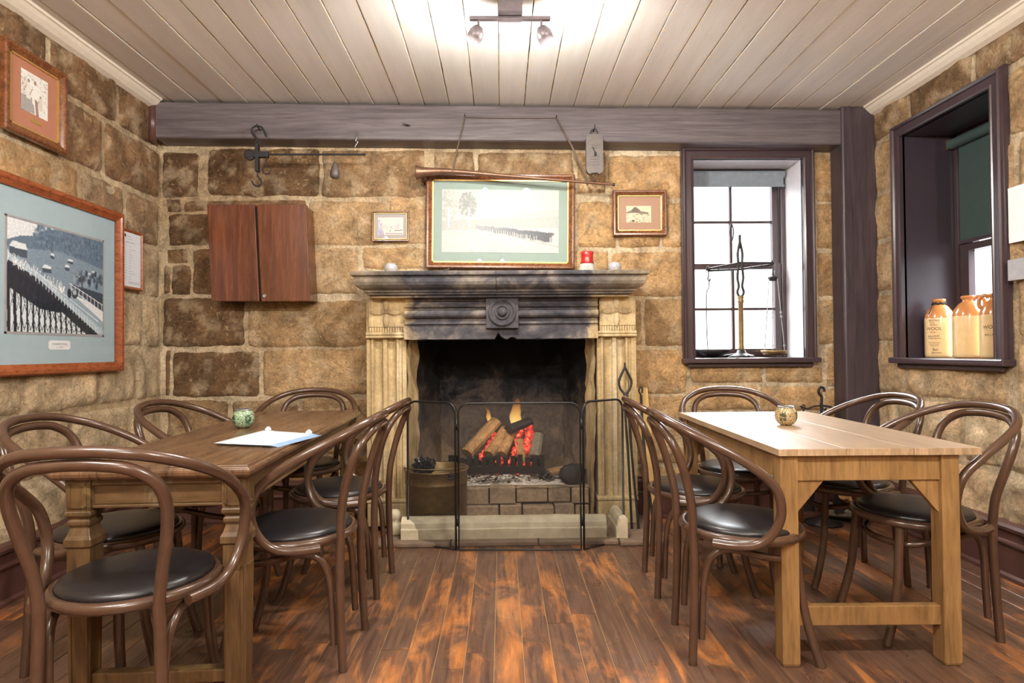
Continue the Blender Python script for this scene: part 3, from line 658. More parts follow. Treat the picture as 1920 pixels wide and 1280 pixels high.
# ------------------------------------------------------------------ fireplace
FT = thing('fireplace', 'carved sandstone fireplace with sooty moulded shelf and fluted side pillars', 'fireplace', (0, 3.8, 0))
def mold(mb, hw, yf, yb, levels, cx=0.0, mi=0):
    v = []; n = 14
    for e, z in levels:
        X0, X1, Y0 = cx-hw-e, cx+hw+e, yf-e
        row = [(X0, yb, z)] + [(lerp(X0, X1, k/n), Y0, z) for k in range(n+1)] + [(X1, yb, z)]
        v += row
    m = n+3; f = []
    for i in range(len(levels)-1):
        for k in range(m-1): f.append((i*m+k, i*m+k+1, (i+1)*m+k+1, (i+1)*m+k))
        f.append((i*m+m-1, i*m, (i+1)*m, (i+1)*m+m-1))
    f.append(tuple(range(m))[::-1]); e = (len(levels)-1)*m; f.append(tuple(range(e, e+m)))
    mb.add(v, f, mi)
mb = MB(); mold(mb, 0.785, 3.665, 3.99, [(0,1.436),(0,1.45),(0.022,1.452),(0.022,1.464),(0.036,1.466),(0.036,1.478),(0.048,1.482),(0.066,1.492),(0.08,1.506),(0.088,1.524),(0.088,1.54),(0.082,1.552),(0.084,1.558),(0.1,1.56),(0.103,1.566),(0.103,1.58),(0.098,1.586)], cx=-0.003)
mb.build('mantel_shelf', MT['hearth'], FT, bevel=0.002)
mb = MB(); mb.tube([(-0.03,3.562,1.583),(-0.027,3.5605,1.56),(-0.031,3.5765,1.54),(-0.026,3.5765,1.52),(-0.03,3.592,1.495),(-0.026,3.628,1.472),(-0.03,3.642,1.458)], 0.0016, 5); mb.build('crack', MT['char'], FT)
mb = MB()
fp = [(3.78,1.436),(3.72,1.436),(3.72,1.418),(3.735,1.414),(3.735,1.40),(3.718,1.396),(3.712,1.388),(3.718,1.38),(3.735,1.376),(3.736,1.366)]
for k in range(9):
    a = PI/2 - PI*k/8; fp.append((3.735-0.035*math.cos(a), 1.338+0.027*math.sin(a)))
fp += [(3.738,1.306),(3.738,1.294),(3.728,1.291),(3.72,1.283),(3.72,1.276),(3.735,1.272),(3.735,1.255),(3.728,1.25),(3.78,1.25)]
for a, b in ((-0.592, -0.092), (0.106, 0.6)): mb.prism(fp, lambda p, t: (t, p[0], p[1]), a, b)
mb.build('frieze', MT['hearth'], FT)
mb = MB(); pts = []     # lintel with a broken lower edge
xs = [-0.60 + 1.2*k/60 for k in range(61)]
low = []
for x in xs:
    z = 1.183 + 0.004*nz(x*14, 0, 1)
    if -0.03 < x < -0.005: z = 1.24 - (x+0.03)*1.6
    elif -0.005 <= x < 0.02: z = 1.2 - (x+0.005)*0.6
    elif 0.045 < x < 0.1: z += 0.018*max(0, 1-abs(x-0.07)/0.03)
    low.append((x, z))
poly = low + [(0.60, 1.262), (-0.60, 1.262)]
mb.prism(poly, lambda p, t: (p[0], t, p[1]), 3.725, 3.99); mb.build('lintel', MT['hearth'], FT)
mb = MB(); mb.box(-0.092, 0.106, 3.69, 3.78, 1.248, 1.443)
Mr = Matrix.Rotation(PI/2, 3, 'X')
mb.lathe([(0.086,0.0),(0.086,0.006),(0.078,0.012),(0.07,0.008),(0.062,-0.004),(0.05,-0.006),(0.046,0.006),(0.04,0.01),(0.034,0.004),(0.03,0.0),(0.026,0.012),(0.016,0.022),(0.0,0.025)], (0.007, 3.688, 1.345), 36, M=Mr)
mb.build('roundel', MT['hearth'], FT, bevel=0.002)
for sx in (-1, 1):
    x0, x1 = (-0.832, -0.592) if sx < 0 else (0.6, 0.838); cx = (x0+x1)/2
    mb = MB(); mb.box(x0+0.012, x1, 3.742, 3.99, 1.262, 1.438); mb.box(x0-0.006, x0+0.014, 3.76, 3.99, 0.2, 1.438) if sx < 0 else mb.box(x1-0.014, x1+0.006, 3.76, 3.99, 0.2, 1.438)
    zc = 1.352                                          # four-petalled flower
    for k in range(4):
        a = k*PI/2; d = Vector((math.cos(a), 0, math.sin(a)))
        ctr = Vector((cx, 3.742, zc)) + d*0.052
        Mq = Matrix.Rotation(-a, 3, 'Y')
        mb.blob(ctr, (0.046, 0.013, 0.02), 0.02, 1, 16, 9, M=Mq)
    mb.blob((cx, 3.742, zc), (0.009, 0.011, 0.009), 0, 1, 10, 6)
    for k in range(14):                                 # little reeds
        xx = lerp(x0+0.02, x1-0.012, k/13); mb.lathe([(0.0075, 1.226), (0.0075, 1.26)], (xx, 3.75, 0), 8)
    mb.box(x0+0.012, x1, 3.752, 3.99, 1.195, 1.262)
    mb.build('capital', MT['hearth'], FT, bevel=0.0015)
    mb = MB()
    for z, r in ((1.218, 0.011), (1.2, 0.009)): mb.tube([(x0-0.004, 3.742, z), (x1+0.008 if sx < 0 else x1+0.004, 3.742, z)], r, 12)
    mb.build('collar', MT['hearth'], FT)
    # fluted shaft
    pf = [(x0, 3.99)]
    W_ = x1-x0; K = 40
    for k in range(K+1):
        q = k/K; fl = 0.0
        for c0, w0 in ((0.28, 0.12), (0.62, 0.12)):
            u = (q-c0)/w0
            if abs(u) < 1: fl = 0.03*math.sqrt(1-u*u)
        if 0.82 < q < 0.9: fl = 0.012
        if q < 0.08: fl = 0.008
        pf.append((x0+q*W_, 3.762+fl))
    pf.append((x1, 3.99))
    mb = MB(); mb.prism(pf, lambda p, t: (p[0], p[1], t), 0.2, 1.195); mb.build('pilaster', MT['hearth'], FT)
    mb = MB(); mold(mb, W_/2+0.004, 3.752, 3.99, [(0,0.03),(0.0,0.165),(-0.006,0.172),(0.004,0.176),(0.004,0.192),(-0.004,0.2)], cx=cx); mb.build('plinth', MT['hearth'], FT, bevel=0.004)
# firebox (own rough masonry)
def rough_quad(mb, A, B, C, D, nu, nv, amp, sd, nrm):
    A, B, C, D = map(Vector, (A, B, C, D)); vs = []
    for j in range(nv+1):
        for i in range(nu+1):
            p = A.lerp(B, i/nu).lerp(D.lerp(C, i/nu), j/nv)
            vs.append(p + Vector(nrm)*amp*fr(p.x*8+sd, p.y*8+p.z*0.0, p.z*8))
    mb.add(vs, [(j*(nu+1)+i, j*(nu+1)+i+1, (j+1)*(nu+1)+i+1, (j+1)*(nu+1)+i) for j in range(nv) for i in range(nu)], 0, True)
YK = 4.45
for sx in (-1, 1):
    mb = MB(); rough_quad(mb, (sx*0.583, 3.78, 0.02), (sx*0.56, 4.02, 0.02), (sx*0.56, 4.02, 1.3), (sx*0.583, 3.78, 1.3), 10, 40, 0.016, 3*sx, (sx, 0, 0)); 
    mb.build('jamb', MT['hearth'], FT)
    mb = MB(); rough_quad(mb, (sx*0.56, 4.02, 0.02), (sx*0.45, YK, 0.02), (sx*0.45, YK, 1.8), (sx*0.56, 4.02, 1.8), 14, 50, 0.016, 5*sx, (sx, 0, 0)); mb.build('firebox_side', MT['firebox'], FT)
mb = MB(); rough_quad(mb, (-0.46, YK, 0.0), (0.46, YK, 0.0), (0.46, YK, 1.8), (-0.46, YK, 1.8), 30, 50, 0.02, 1, (0, 1, 0)); mb.build('firebox_back', MT['firebox'], FT)
mb = MB(); mb.box(-0.8, 0.8, 4.02, 4.6, 1.8, 1.85); mb.box(-0.8, -0.62, 4.03, 4.6, -0.05, 1.8); mb.box(0.62, 0.8, 4.03, 4.6, -0.05, 1.8); mb.box(-0.8, 0.8, 4.5, 4.6, -0.05, 1.8); rough_quad(mb, (-0.6, 4.01, 1.26), (0.6, 4.01, 1.26), (0.6, 4.01, 1.8), (-0.6, 4.01, 1.8), 10, 10, 0.01, 2, (0, 1, 0)); mb.build('chimney_throat', MT['firebox'], FT)
mb = MB()                                   # brick step carrying the grate
r3 = random.Random(3)
for row, (z0, z1) in enumerate(((0.03, 0.125), (0.13, 0.235))):
    x = -0.555
    while x < 0.52:
        w = r3.uniform(0.13, 0.24); x2 = min(x+w, 0.555); d = r3.uniform(-0.015, 0.03)
        M = Matrix.Rotation(r3.uniform(-0.02, 0.02), 3, 'Z')
        mb.box(x+0.004, x2-0.004, 3.83+d+row*0.03, 4.05, z0+r3.uniform(-0.004, 0.006), z1+r3.uniform(-0.012, 0.006)); x = x2
rough_quad(mb, (-0.56, 3.88, 0.232), (0.56, 3.88, 0.232), (0.5, YK, 0.24), (-0.5, YK, 0.24), 30, 20, 0.012, 6, (0, 0, 1))
mb.build('hearth_step', MT['firebox'], FT, bevel=0.006)
mb = MB()                                   # hearth slabs set in the floor
r3 = random.Random(5)
for (a, b) in ((-0.72, -0.3), (-0.295, 0.2), (0.205, 0.66), (0.665, 0.93)):
    mb.box(a, b, 3.42+r3.uniform(-0.012, 0.02), 3.99, 0.0, 0.026+r3.uniform(0, 0.004))
mb.build('hearth_slab', MT['slab'], FT, bevel=0.008)

FD = thing('hearth_fender', 'low cream stone kerb lying across the front of the hearth behind the fire screen', 'fender', (0.03, 3.48, 0.03))
kp = [(3.48,0.03),(3.48,0.085),(3.486,0.092),(3.492,0.118),(3.506,0.138),(3.524,0.147),(3.55,0.147),(3.56,0.14),(3.56,0.03)]
mb = MB(); nK = 24; vs = []
for k in range(nK+1):
    x = lerp(-0.585, 0.60, k/nK)
    for (y, z) in kp: vs.append((x, y+0.004*nz(x*6, y*30, z*30), z+(0.004*nz(x*8, y*20, 2) if z > 0.05 else 0)))
m = len(kp)
mb.add(vs, [(i*m+k, (i+1)*m+k, (i+1)*m+(k+1) % m, i*m+(k+1) % m) for i in range(nK) for k in range(m)] + [tuple(range(m)), tuple(nK*m+k for k in range(m))[::-1]])
mb.build('front_kerb', MT['kerb'], FD)
mb = MB(); mb.prism([(p[0]-3.52, p[1]) for p in kp], lambda p, t: (0.685+p[0]*0.8, t, p[1]), 3.46, 3.735); mb.build('return_kerb', MT['kerb'], FD)
mb = MB(); mb.lathe([(0.04,0.03),(0.046,0.04),(0.046,0.085),(0.036,0.096),(0.026,0.104),(0.03,0.118),(0.036,0.136),(0.034,0.156),(0.022,0.172),(0.0,0.178)], (-0.64, 3.60, 0), 24); mb.build('end_knob', MT['kerb'], FD)

# ------------------------------------------------------------------ fire
FG = thing('fire_grate', 'black iron grate with upright prongs holding the burning logs', 'grate', (0.0, 4.1, 0.24))
mb = MB()
for k in range(12):
    x = lerp(-0.265, 0.262, k/11); mb.box(x-0.016, x+0.016, 3.985, 4.0, 0.305, 0.408+0.008*(k % 3))
mb.build('prong_row', MT['black'], FG, bevel=0.002)
mb = MB(); mb.box(-0.285, 0.28, 3.98, 4.005, 0.30, 0.345); mb.box(-0.285, 0.28, 4.28, 4.3, 0.30, 0.345)
for k in range(9):
    x = lerp(-0.27, 0.265, k/8); mb.box(x-0.01, x+0.01, 4.0, 4.29, 0.305, 0.322)
mb.build('bar_frame', MT['black'], FG)
for x in (-0.26, 0.255):
    for y in (4.0, 4.28):
        mb = MB(); mb.box(x-0.012, x+0.012, y-0.012, y+0.012, 0.235, 0.31); mb.build('foot', MT['black'], FG)
mb = MB(); mb.box(-0.355, -0.295, 3.99, 4.02, 0.36, 0.42); mb.box(-0.30, -0.28, 3.99, 4.005, 0.33, 0.40); mb.build('side_lug', MT['black'], FG)
def log(name, a, b, r, mat, label, cat='log', group=None, end=None, seed=0, flat=0.75):
    a, b = Vector(a), Vector(b); n = 10; path = [a.lerp(b, k/n) for k in range(n+1)]
    mb = MB(); d = (b-a).normalized(); up = Vector((0,0,1)); nn = (up-d*up.dot(d)).normalized(); bb = d.cross(nn); M_ = 9
    vs = []
    for k, p in enumerate(path):
        for j in range(M_):
            an = 2*PI*j/M_; rr = r*(1+0.22*nz(j*1.9+seed, seed, 1)+0.10*nz(k*0.9, j*2.3+seed, 4))
            vs.append(p+nn*math.cos(an)*rr*flat+bb*math.sin(an)*rr)
    mb.add(vs, [(k*M_+j, k*M_+(j+1) % M_, (k+1)*M_+(j+1) % M_, (k+1)*M_+j) for k in range(n) for j in range(M_)] + [tuple(range(M_))[::-1], tuple(n*M_+j for j in range(M_))])
    o = mb.build(name, mat, None, loc=tuple(a.lerp(b, 0.5))); return tag(o, label, cat, group)
G1 = 'logs on the fire'
log('firewood_log', (-0.235,4.02,0.43), (-0.045,4.2,0.62), 0.05, MT['log'], 'long pale split log on the left of the fire, leaning under the small flame', group=G1, seed=1)
log('firewood_log', (-0.09,4.02,0.42), (0.03,4.18,0.565), 0.042, MT['log'], 'short pale split log second from the left on the grate', group=G1, seed=2)
log('firewood_log', (-0.005,4.02,0.42), (0.07,4.18,0.55), 0.038, MT['log'], 'short pale split log leaning left of the broad red glow', group=G1, seed=3)
log('firewood_log', (0.135,4.03,0.36), (0.118,4.12,0.5), 0.03, MT['log'], 'narrow pale split log standing upright between two red glowing bands', group=G1, seed=4)
log('firewood_log', (0.215,4.03,0.40), (0.245,4.15,0.53), 0.04, m_wood('grey_bark', rgb(92,84,72), rgb(140,128,108), (9,9,9), 0.9, bump=0.9), 'grey bark-covered log at the right end of the grate', group=G1, seed=5)
log('firewood_log', (0.045,4.1,0.575), (0.19,4.2,0.615), 0.05, MT['char'], 'charred black log on top of the fire under the larger flame', group=G1, seed=6, flat=0.6)
mb = MB(); r3 = random.Random(9)
def emb(x0, z0, x1, z1, n, r):
    for k in range(n):
        t = k/(n-1); mb.blob((lerp(x0,x1,t)+r3.uniform(-.008,.008), 4.03+0.13*max(0, (lerp(z0,z1,t)-0.36))/0.2+r3.uniform(-.006,.006), lerp(z0,z1,t)), (r, r*0.8, r*1.15), 0.5, 2.5, 9, 6, seed=r3.random()*20, smooth=False)
emb(-0.14,0.40,-0.05,0.53,6,0.02); emb(-0.02,0.35,0.0,0.44,4,0.016); emb(0.05,0.36,0.13,0.55,8,0.019); emb(0.16,0.44,0.185,0.58,6,0.026); emb(0.17,0.58,0.20,0.54,3,0.02); emb(0.185,0.42,0.2,0.5,3,0.02); emb(-0.16,0.30,0.1,0.29,5,0.009); emb(-0.03,0.37,0.2,0.35,6,0.014)
o = mb.build('glowing_ember', MT['ember'], loc=(0.03,4.1,0.36), kind='stuff'); tag(o, 'red glowing embers between the logs on the grate', 'embers')
def flame(x, y, z, w, h, label, lean):
    mb = MB(); n = 26; prof = []
    for k in range(n+1):
        t = k/n; prof.append((w*(max(0.0, t*1.0+0.12)**0.35)*(1-t)**0.75*1.25, h*t))
    mb.lathe(prof, (0,0,0), 20, col=lambda p: (max(0, min(1, p.z/h)), 0, 0, 1), cap=False)
    for i, p in enumerate(mb.v):
        t = p.z/h; k = 1+0.25*nz(p.x*30+x*50, t*4, 1)
        mb.v[i] = Vector((x+p.x*k+lean*t*t+0.012*t*nz(t*5, x*20, 3), y+p.y*0.6, z+p.z))
    o = mb.build('flame', MT['flame'], loc=(x,y,z)); tag(o, label, 'flame')
fl = bpy.data.lights.new('firelight', 'POINT'); fl.energy = 1.6; fl.color = (1.0, 0.72, 0.45); fl.shadow_soft_size = 0.15
flo = bpy.data.objects.new('firelight', fl); COL.objects.link(flo); flo.location = (0.02, 3.98, 0.66)
flame(-0.085, 4.2, 0.60, 0.026, 0.13, 'small yellow flame above the long pale log at the left of the fire', -0.03)
flame(0.095, 4.2, 0.60, 0.055, 0.19, 'larger orange flame rising behind the charred log on top of the fire', 0.02)
mb = MB(); r3 = random.Random(11)
NXa, NYa = 60, 20; vs = []
for j in range(NYa+1):
    for i in range(NXa+1):
        x = lerp(-0.42, 0.42, i/NXa); y = lerp(3.93, 4.25, j/NYa)
        e = (1-(abs(x)/0.42)**2)*(1-abs(2*j/NYa-1)**2)
        vs.append((x, y, 0.236+0.05*e**0.8*(0.8+0.8*fr(x*6, y*6, 2)) + 0.012*e*abs(nz(x*60, y*60, 3))))
mb.add(vs, [(j*(NXa+1)+i, j*(NXa+1)+i+1, (j+1)*(NXa+1)+i+1, (j+1)*(NXa+1)+i) for j in range(NYa) for i in range(NXa)], 0, False)
for k in range(420):
    x = r3.gauss(-0.06, 0.15); y = r3.uniform(3.93, 4.1)
    if abs(x) > 0.42: continue
    s = r3.uniform(0.004, 0.011); mb.blob((x, y, 0.262+r3.uniform(-0.008, 0.03)), (s*1.4, s, s*0.7), 0.5, 3, 6, 4, mi=r3.choice([0,0,0,1]), seed=k*0.3, smooth=False)
o = mb.build('ash_heap', [MT['ash'], MT['char']], loc=(0,4.08,0.24), kind='stuff'); tag(o, 'pale grey ash and cinders heaped under the grate', 'ash')
log('firewood_log', (0.30,4.02,0.295), (0.47,4.12,0.305), 0.034, MT['log'], 'unburnt pale log lying on the hearth at the right of the grate', seed=8)
t = thing('square_tube', 'square metal tube seen end-on as a diamond beside the pale log right of the grate', 'tube', (0.305, 3.97, 0.29))
mb = MB(); Mq = Matrix.Rotation(PI/4, 3, 'Y')
for (a, b, c, d) in ((-0.028,0.028,-0.028,-0.021),(-0.028,0.028,0.021,0.028),(-0.028,-0.021,-0.021,0.021),(0.021,0.028,-0.021,0.021)):
    P = [Mq @ Vector((x, y, z)) + Vector((0.305, 3.97, 0.278)) for (x, y, z) in ((a,0,c),(b,0,c),(b,0.14,c),(a,0.14,c),(a,0,d),(b,0,d),(b,0.14,d),(a,0.14,d))]
    mb.add(P, [(0,3,2,1),(4,5,6,7),(0,1,5,4),(1,2,6,5),(2,3,7,6),(3,0,4,7)])
mb.build('tube_wall', MT['pewter'], t)
mb = MB(); mb.blob((0.455, 3.96, 0.30), (0.085, 0.06, 0.066), 0.3, 2, 20, 12, seed=4); o = mb.build('coal_lump', MT['char'], loc=(0.455,3.96,0.24)); tag(o, 'big black charred lump at the right end of the hearth by the pillar', 'coal')

BK = thing('bucket', 'hammered brass coal bucket standing at the left of the hearth', 'bucket', (-0.41, 3.735, 0.03))
bx, by = -0.41, 3.768
mb = MB(); mb.lathe([(0.178,0.032),(0.186,0.036),(0.187,0.05),(0.19,0.30),(0.194,0.302),(0.196,0.308),(0.193,0.314),(0.192,0.375),(0.199,0.378),(0.202,0.384),(0.199,0.39),(0.192,0.388),(0.187,0.38),(0.183,0.06),(0.0,0.055)], (bx,by,0), 48)
mb.build('body', MT['brassold'], BK)
mb = MB(); mb.tube(spline([(bx+0.15,by-0.13,0.352),(bx+0.13,by-0.168,0.356),(bx+0.09,by-0.19,0.354)], 6), 0.007, 8); mb.blob((bx+0.105,by-0.172,0.37), (0.016,0.008,0.022), 0.1, 2)
mb.build('handle_lug', MT['iron'], BK)
mb = MB(); mb.tube([(bx-0.195*math.cos(t*PI)*0.99, by-0.14+0.12*t-0.02, 0.396+0.004*math.sin(t*PI)) if False else (bx+0.196*math.cos(PI+t*PI), by+0.196*math.sin(PI+t*PI)*0.55-0.02, 0.397) for t in [k/20 for k in range(21)]], 0.0045, 8); mb.build('handle', MT['brassold'], BK)
mb = MB(); mb.blob((-0.49,3.80,0.392), (0.062,0.05,0.05), 0.7, 3.2, 22, 14, seed=2, smooth=False); o = mb.build('crumpled_bag', MT['coalbag'], loc=(-0.49,3.80,0.345)); tag(o, 'crumpled black plastic bag poking out of the brass bucket', 'bag')

FS = thing('fire_screen', 'three-fold black wire mesh fire screen standing in front of the hearth', 'fire screen', (0.09, 3.36, 0))
def screen_panel(A, B, name, top):
    A, B = Vector((A[0], A[1], 0)), Vector((B[0], B[1], 0)); d = B-A; w = d.length; d.normalize()
    rc = 0.055; out = [A+d*0.0+Vector((0,0,0.008))]
    pts = [(0, 0.008), (0, top-rc)] + [(rc-rc*math.cos(k*PI/12), top-rc+rc*math.sin(k*PI/12)) for k in range(1, 7)] + [(w-rc+rc*math.sin(k*PI/12), top-rc+rc*math.cos(k*PI/12)) for k in range(0, 7)] + [(w, 0.008)]
    P = [A+d*u+Vector((0,0,v)) for u, v in pts]
    mb = MB(); mb.tube(P, 0.0065, 8, True); o = mb.build(name, MT['black'], FS)
    g = MB(); g.add(P, [tuple(range(len(P)))]); g.build('wire_mesh', MT['gauze'], o)
screen_panel((-0.243, 3.362), (0.432, 3.34), 'centre_panel', 0.818)
screen_panel((-0.547, 3.512), (-0.260, 3.366), 'side_panel', 0.822)
screen_panel((0.449, 3.343), (0.706, 3.527), 'side_panel', 0.822)
for x, y in ((-0.2515, 3.362), (0.4405, 3.338)):
    for z in (0.17, 0.70):
        mb = MB(); mb.lathe([(0.007, z-0.03), (0.007, z+0.03)], (x, y, 0), 10); mb.box(x-0.012, x+0.012, y-0.006, y+0.004, z-0.012, z+0.004); mb.build('hinge', MT['black'], FS)

# hearth tools leaning on the right pillar
TG = thing('fire_tongs', 'iron fire tongs with a looped handle leaning on the right-hand pillar of the fireplace', 'tongs', (0.80, 3.66, 0.03))
mb = MB()
for s in (-1, 1):
    mb.tube(spline([(0.765, 3.728, 1.0), (0.765+s*0.018, 3.728, 0.965), (0.765+s*0.038, 3.725, 0.915), (0.764+s*0.03, 3.722, 0.87), (0.765, 3.715, 0.825), (0.768-s*0.010, 3.71, 0.77), (0.785-s*0.012, 3.68, 0.4), (0.80-s*0.02, 3.65, 0.05), (0.80-s*0.012, 3.648, 0.03)], 8), 0.0075, 8)
mb.build('arm_pair', MT['iron'], TG)
mb = MB(); mb.blob((0.765, 3.712, 0.815), (0.016, 0.012, 0.03), 0.1, 2); mb.build('pivot', MT['iron'], TG)
mb = MB(); mb.tube([(0.765, 3.728, 0.985), (0.765, 3.728, 1.03)], 0.006, 8); mb.build('finial', MT['iron'], TG)
mb = MB(); mb.tube(spline([(0.862, 3.72, 0.83), (0.866, 3.70, 0.6), (0.885, 3.66, 0.3), (0.908, 3.62, 0.035)], 8), 0.0085, 8); mb.tube(spline([(0.862,3.722,0.83),(0.85,3.722,0.85),(0.856,3.724,0.875),(0.87,3.722,0.87),(0.868,3.72,0.84)], 5), 0.006, 8)
o = mb.build('poker', MT['iron'], loc=(0.885,3.67,0.03)); tag(o, 'straight iron poker leaning beside the fire tongs at the right of the fireplace', 'poker')
mb = MB(); P = [(0.935,3.93,0.003),(1.02,3.93,0.003),(0.955,3.955,0.86),(0.875,3.955,0.86)]
mb.add(P + [(x, y-0.016, z) for x, y, z in P], [(0,1,2,3),(7,6,5,4),(0,4,5,1),(1,5,6,2),(2,6,7,3),(3,7,4,0)])
o = mb.build('plank', MT['plank'], loc=(0.97,3.93,0)); tag(o, 'pale yellow narrow board leaning on the wall right of the fireplace', 'board')

# ------------------------------------------------------------------ companion set and firewood in the corner
CS = thing('fire_tool_stand', 'black iron fire tool stand with hooked top in the right back corner', 'tool stand', (2.03, 3.8, 0))
X0, Y0 = 2.03, 3.8
mb = MB(); mb.lathe([(0.0,0.0),(0.11,0.0),(0.11,0.012),(0.03,0.03),(0.012,0.05),(0.009,0.06),(0.009,0.77)], (X0,Y0,0), 20)
mb.tube(spline([(X0,Y0,0.76),(X0+0.002,Y0,0.80),(X0-0.012,Y0,0.82),(X0-0.016,Y0,0.843),(X0,Y0,0.862),(X0+0.018,Y0,0.852),(X0+0.02,Y0,0.832)], 6), 0.008, 10); mb.build('pole', MT['iron'], CS)
mb = MB()
for s in (-1, 1):
    mb.tube(spline([(X0,Y0,0.745),(X0+s*0.05,Y0,0.74),(X0+s*0.09,Y0,0.725),(X0+s*0.12,Y0,0.735),(X0+s*0.135,Y0,0.742)], 5), 0.005, 8)
    mb.tube(spline([(X0,Y0,0.745),(X0+s*0.02,Y0-0.05,0.74),(X0+s*0.03,Y0-0.09,0.725),(X0+s*0.035,Y0-0.12,0.74)], 5), 0.005, 8)
mb.build('hook_arm', MT['iron'], CS)
def hung(name, dx, dy, head, label):
    x, y = X0+dx, Y0+dy
    t = thing(name, label, name.split('_')[-1], (x, y, 0.2))
    mb = MB(); mb.tube(spline([(x,y,0.715),(x-0.012,y,0.735),(x,y,0.752),(x+0.012,y,0.735),(x,y,0.715)], 4), 0.004, 6); mb.tube([(x,y,0.715),(x,y,0.22)], 0.006, 8); mb.build('handle', MT['iron'], t)
    mb = MB()
    if head == 'shovel': mb.box(x-0.05, x+0.05, y-0.006, y+0.004, 0.08, 0.21); mb.box(x-0.05, x-0.044, y-0.03, y+0.004, 0.08, 0.21); mb.box(x+0.044, x+0.05, y-0.03, y+0.004, 0.08, 0.21)
    elif head == 'brush': mb.frustum(x, y, [(0.045,0.03,0.07),(0.03,0.02,0.18),(0.012,0.012,0.22)])
    else: mb.tube(spline([(x,y,0.22),(x,y,0.10),(x+0.03,y,0.08)], 5), 0.007, 8)
    mb.build('head', MT['iron'], t)
hung('fire_shovel', -0.115, 0.0, 'shovel', 'iron shovel hanging on the left arm of the corner fire tool stand')
hung('hearth_brush', 0.115, 0.0, 'brush', 'hearth brush hanging on the right arm of the corner fire tool stand')
for k, (a, b, r, l) in enumerate((((2.08,3.88,0.07),(2.28,3.78,0.075),0.065,'grey end-grain firewood log on the floor beneath the corner tool stand'),((2.12,3.72,0.2),(2.26,3.74,0.1),0.05,'pale split firewood log leaning on the grey one in the right back corner'))):
    log('firewood_log', a, b, r, MT['log'] if k else bpy.data.materials['grey_bark'], l, group='spare firewood in the corner', seed=20+k)

# ------------------------------------------------------------------ pictures
class Pic:
    def __init__(s, w, h, c): s.w, s.h = w, h; s.p = [list(c) for _ in range(w*h)]
    def px(s, x, y, c, a=1.0):
        if 0 <= x < s.w and 0 <= y < s.h:
            q = s.p[y*s.w+x]
            for k in range(3): q[k] = q[k]*(1-a)+c[k]*a
    def poly(s, P, c, a=1.0):
        P = [(x*s.w, y*s.h) for x, y in P]
        for yy in range(max(0, int(min(p[1] for p in P))), min(s.h, int(max(p[1] for p in P))+1)):
            xs = []; y = yy+0.5
            for (x0, y0), (x1, y1) in zip(P, P[1:]+P[:1]):
                if (y0 <= y) != (y1 <= y): xs.append(x0+(y-y0)*(x1-x0)/(y1-y0))
            xs.sort()
            for i in range(0, len(xs)-1, 2):
                for xx in range(int(xs[i]+0.5), int(xs[i+1]+0.5)): s.px(xx, yy, c, a)
    def line(s, x0, y0, x1, y1, c, w=1.0, a=1.0):
        n = int(max(abs(x1-x0)*s.w, abs(y1-y0)*s.h)*1.5)+1; r = w/2
        for k in range(n+1):
            x = lerp(x0, x1, k/n)*s.w; y = lerp(y0, y1, k/n)*s.h
            for dy in range(int(-r-0.5), int(r+1.5)):
                for dx in range(int(-r-0.5), int(r+1.5)):
                    if dx*dx+dy*dy <= r*r+0.3: s.px(int(x)+dx, int(y)+dy, c, a)
    def ell(s, cx, cy, rx, ry, c, a=1.0):
        s.poly([(cx+rx*math.cos(t*PI/9), cy+ry*math.sin(t*PI/9)) for t in range(18)], c, a)
    def grain(s, amp, f=0.2):
        for y in range(s.h):
            for x in range(s.w):
                k = 1+amp*fr(x*f, y*f, 3, 4)
                q = s.p[y*s.w+x]
                for i in range(3): q[i] *= k

def ruled_picture(mapper, u0, u1, v0, v1, h, pic):
    mb = MB(); vs = []; cs = []
    for y in range(pic.h):
        for x in range(pic.w):
            vs.append(mapper(lerp(u0,u1,x/(pic.w-1)), lerp(v1,v0,y/(pic.h-1)), h))
            q = pic.p[y*pic.w+x]; cs.append(rgb(*[max(0, min(255, k)) for k in q]))
    mb.add(vs, [(y*pic.w+x, (y+1)*pic.w+x, (y+1)*pic.w+x+1, y*pic.w+x+1) for y in range(pic.h-1) for x in range(pic.w-1)], 0, False, cs)
    return mb

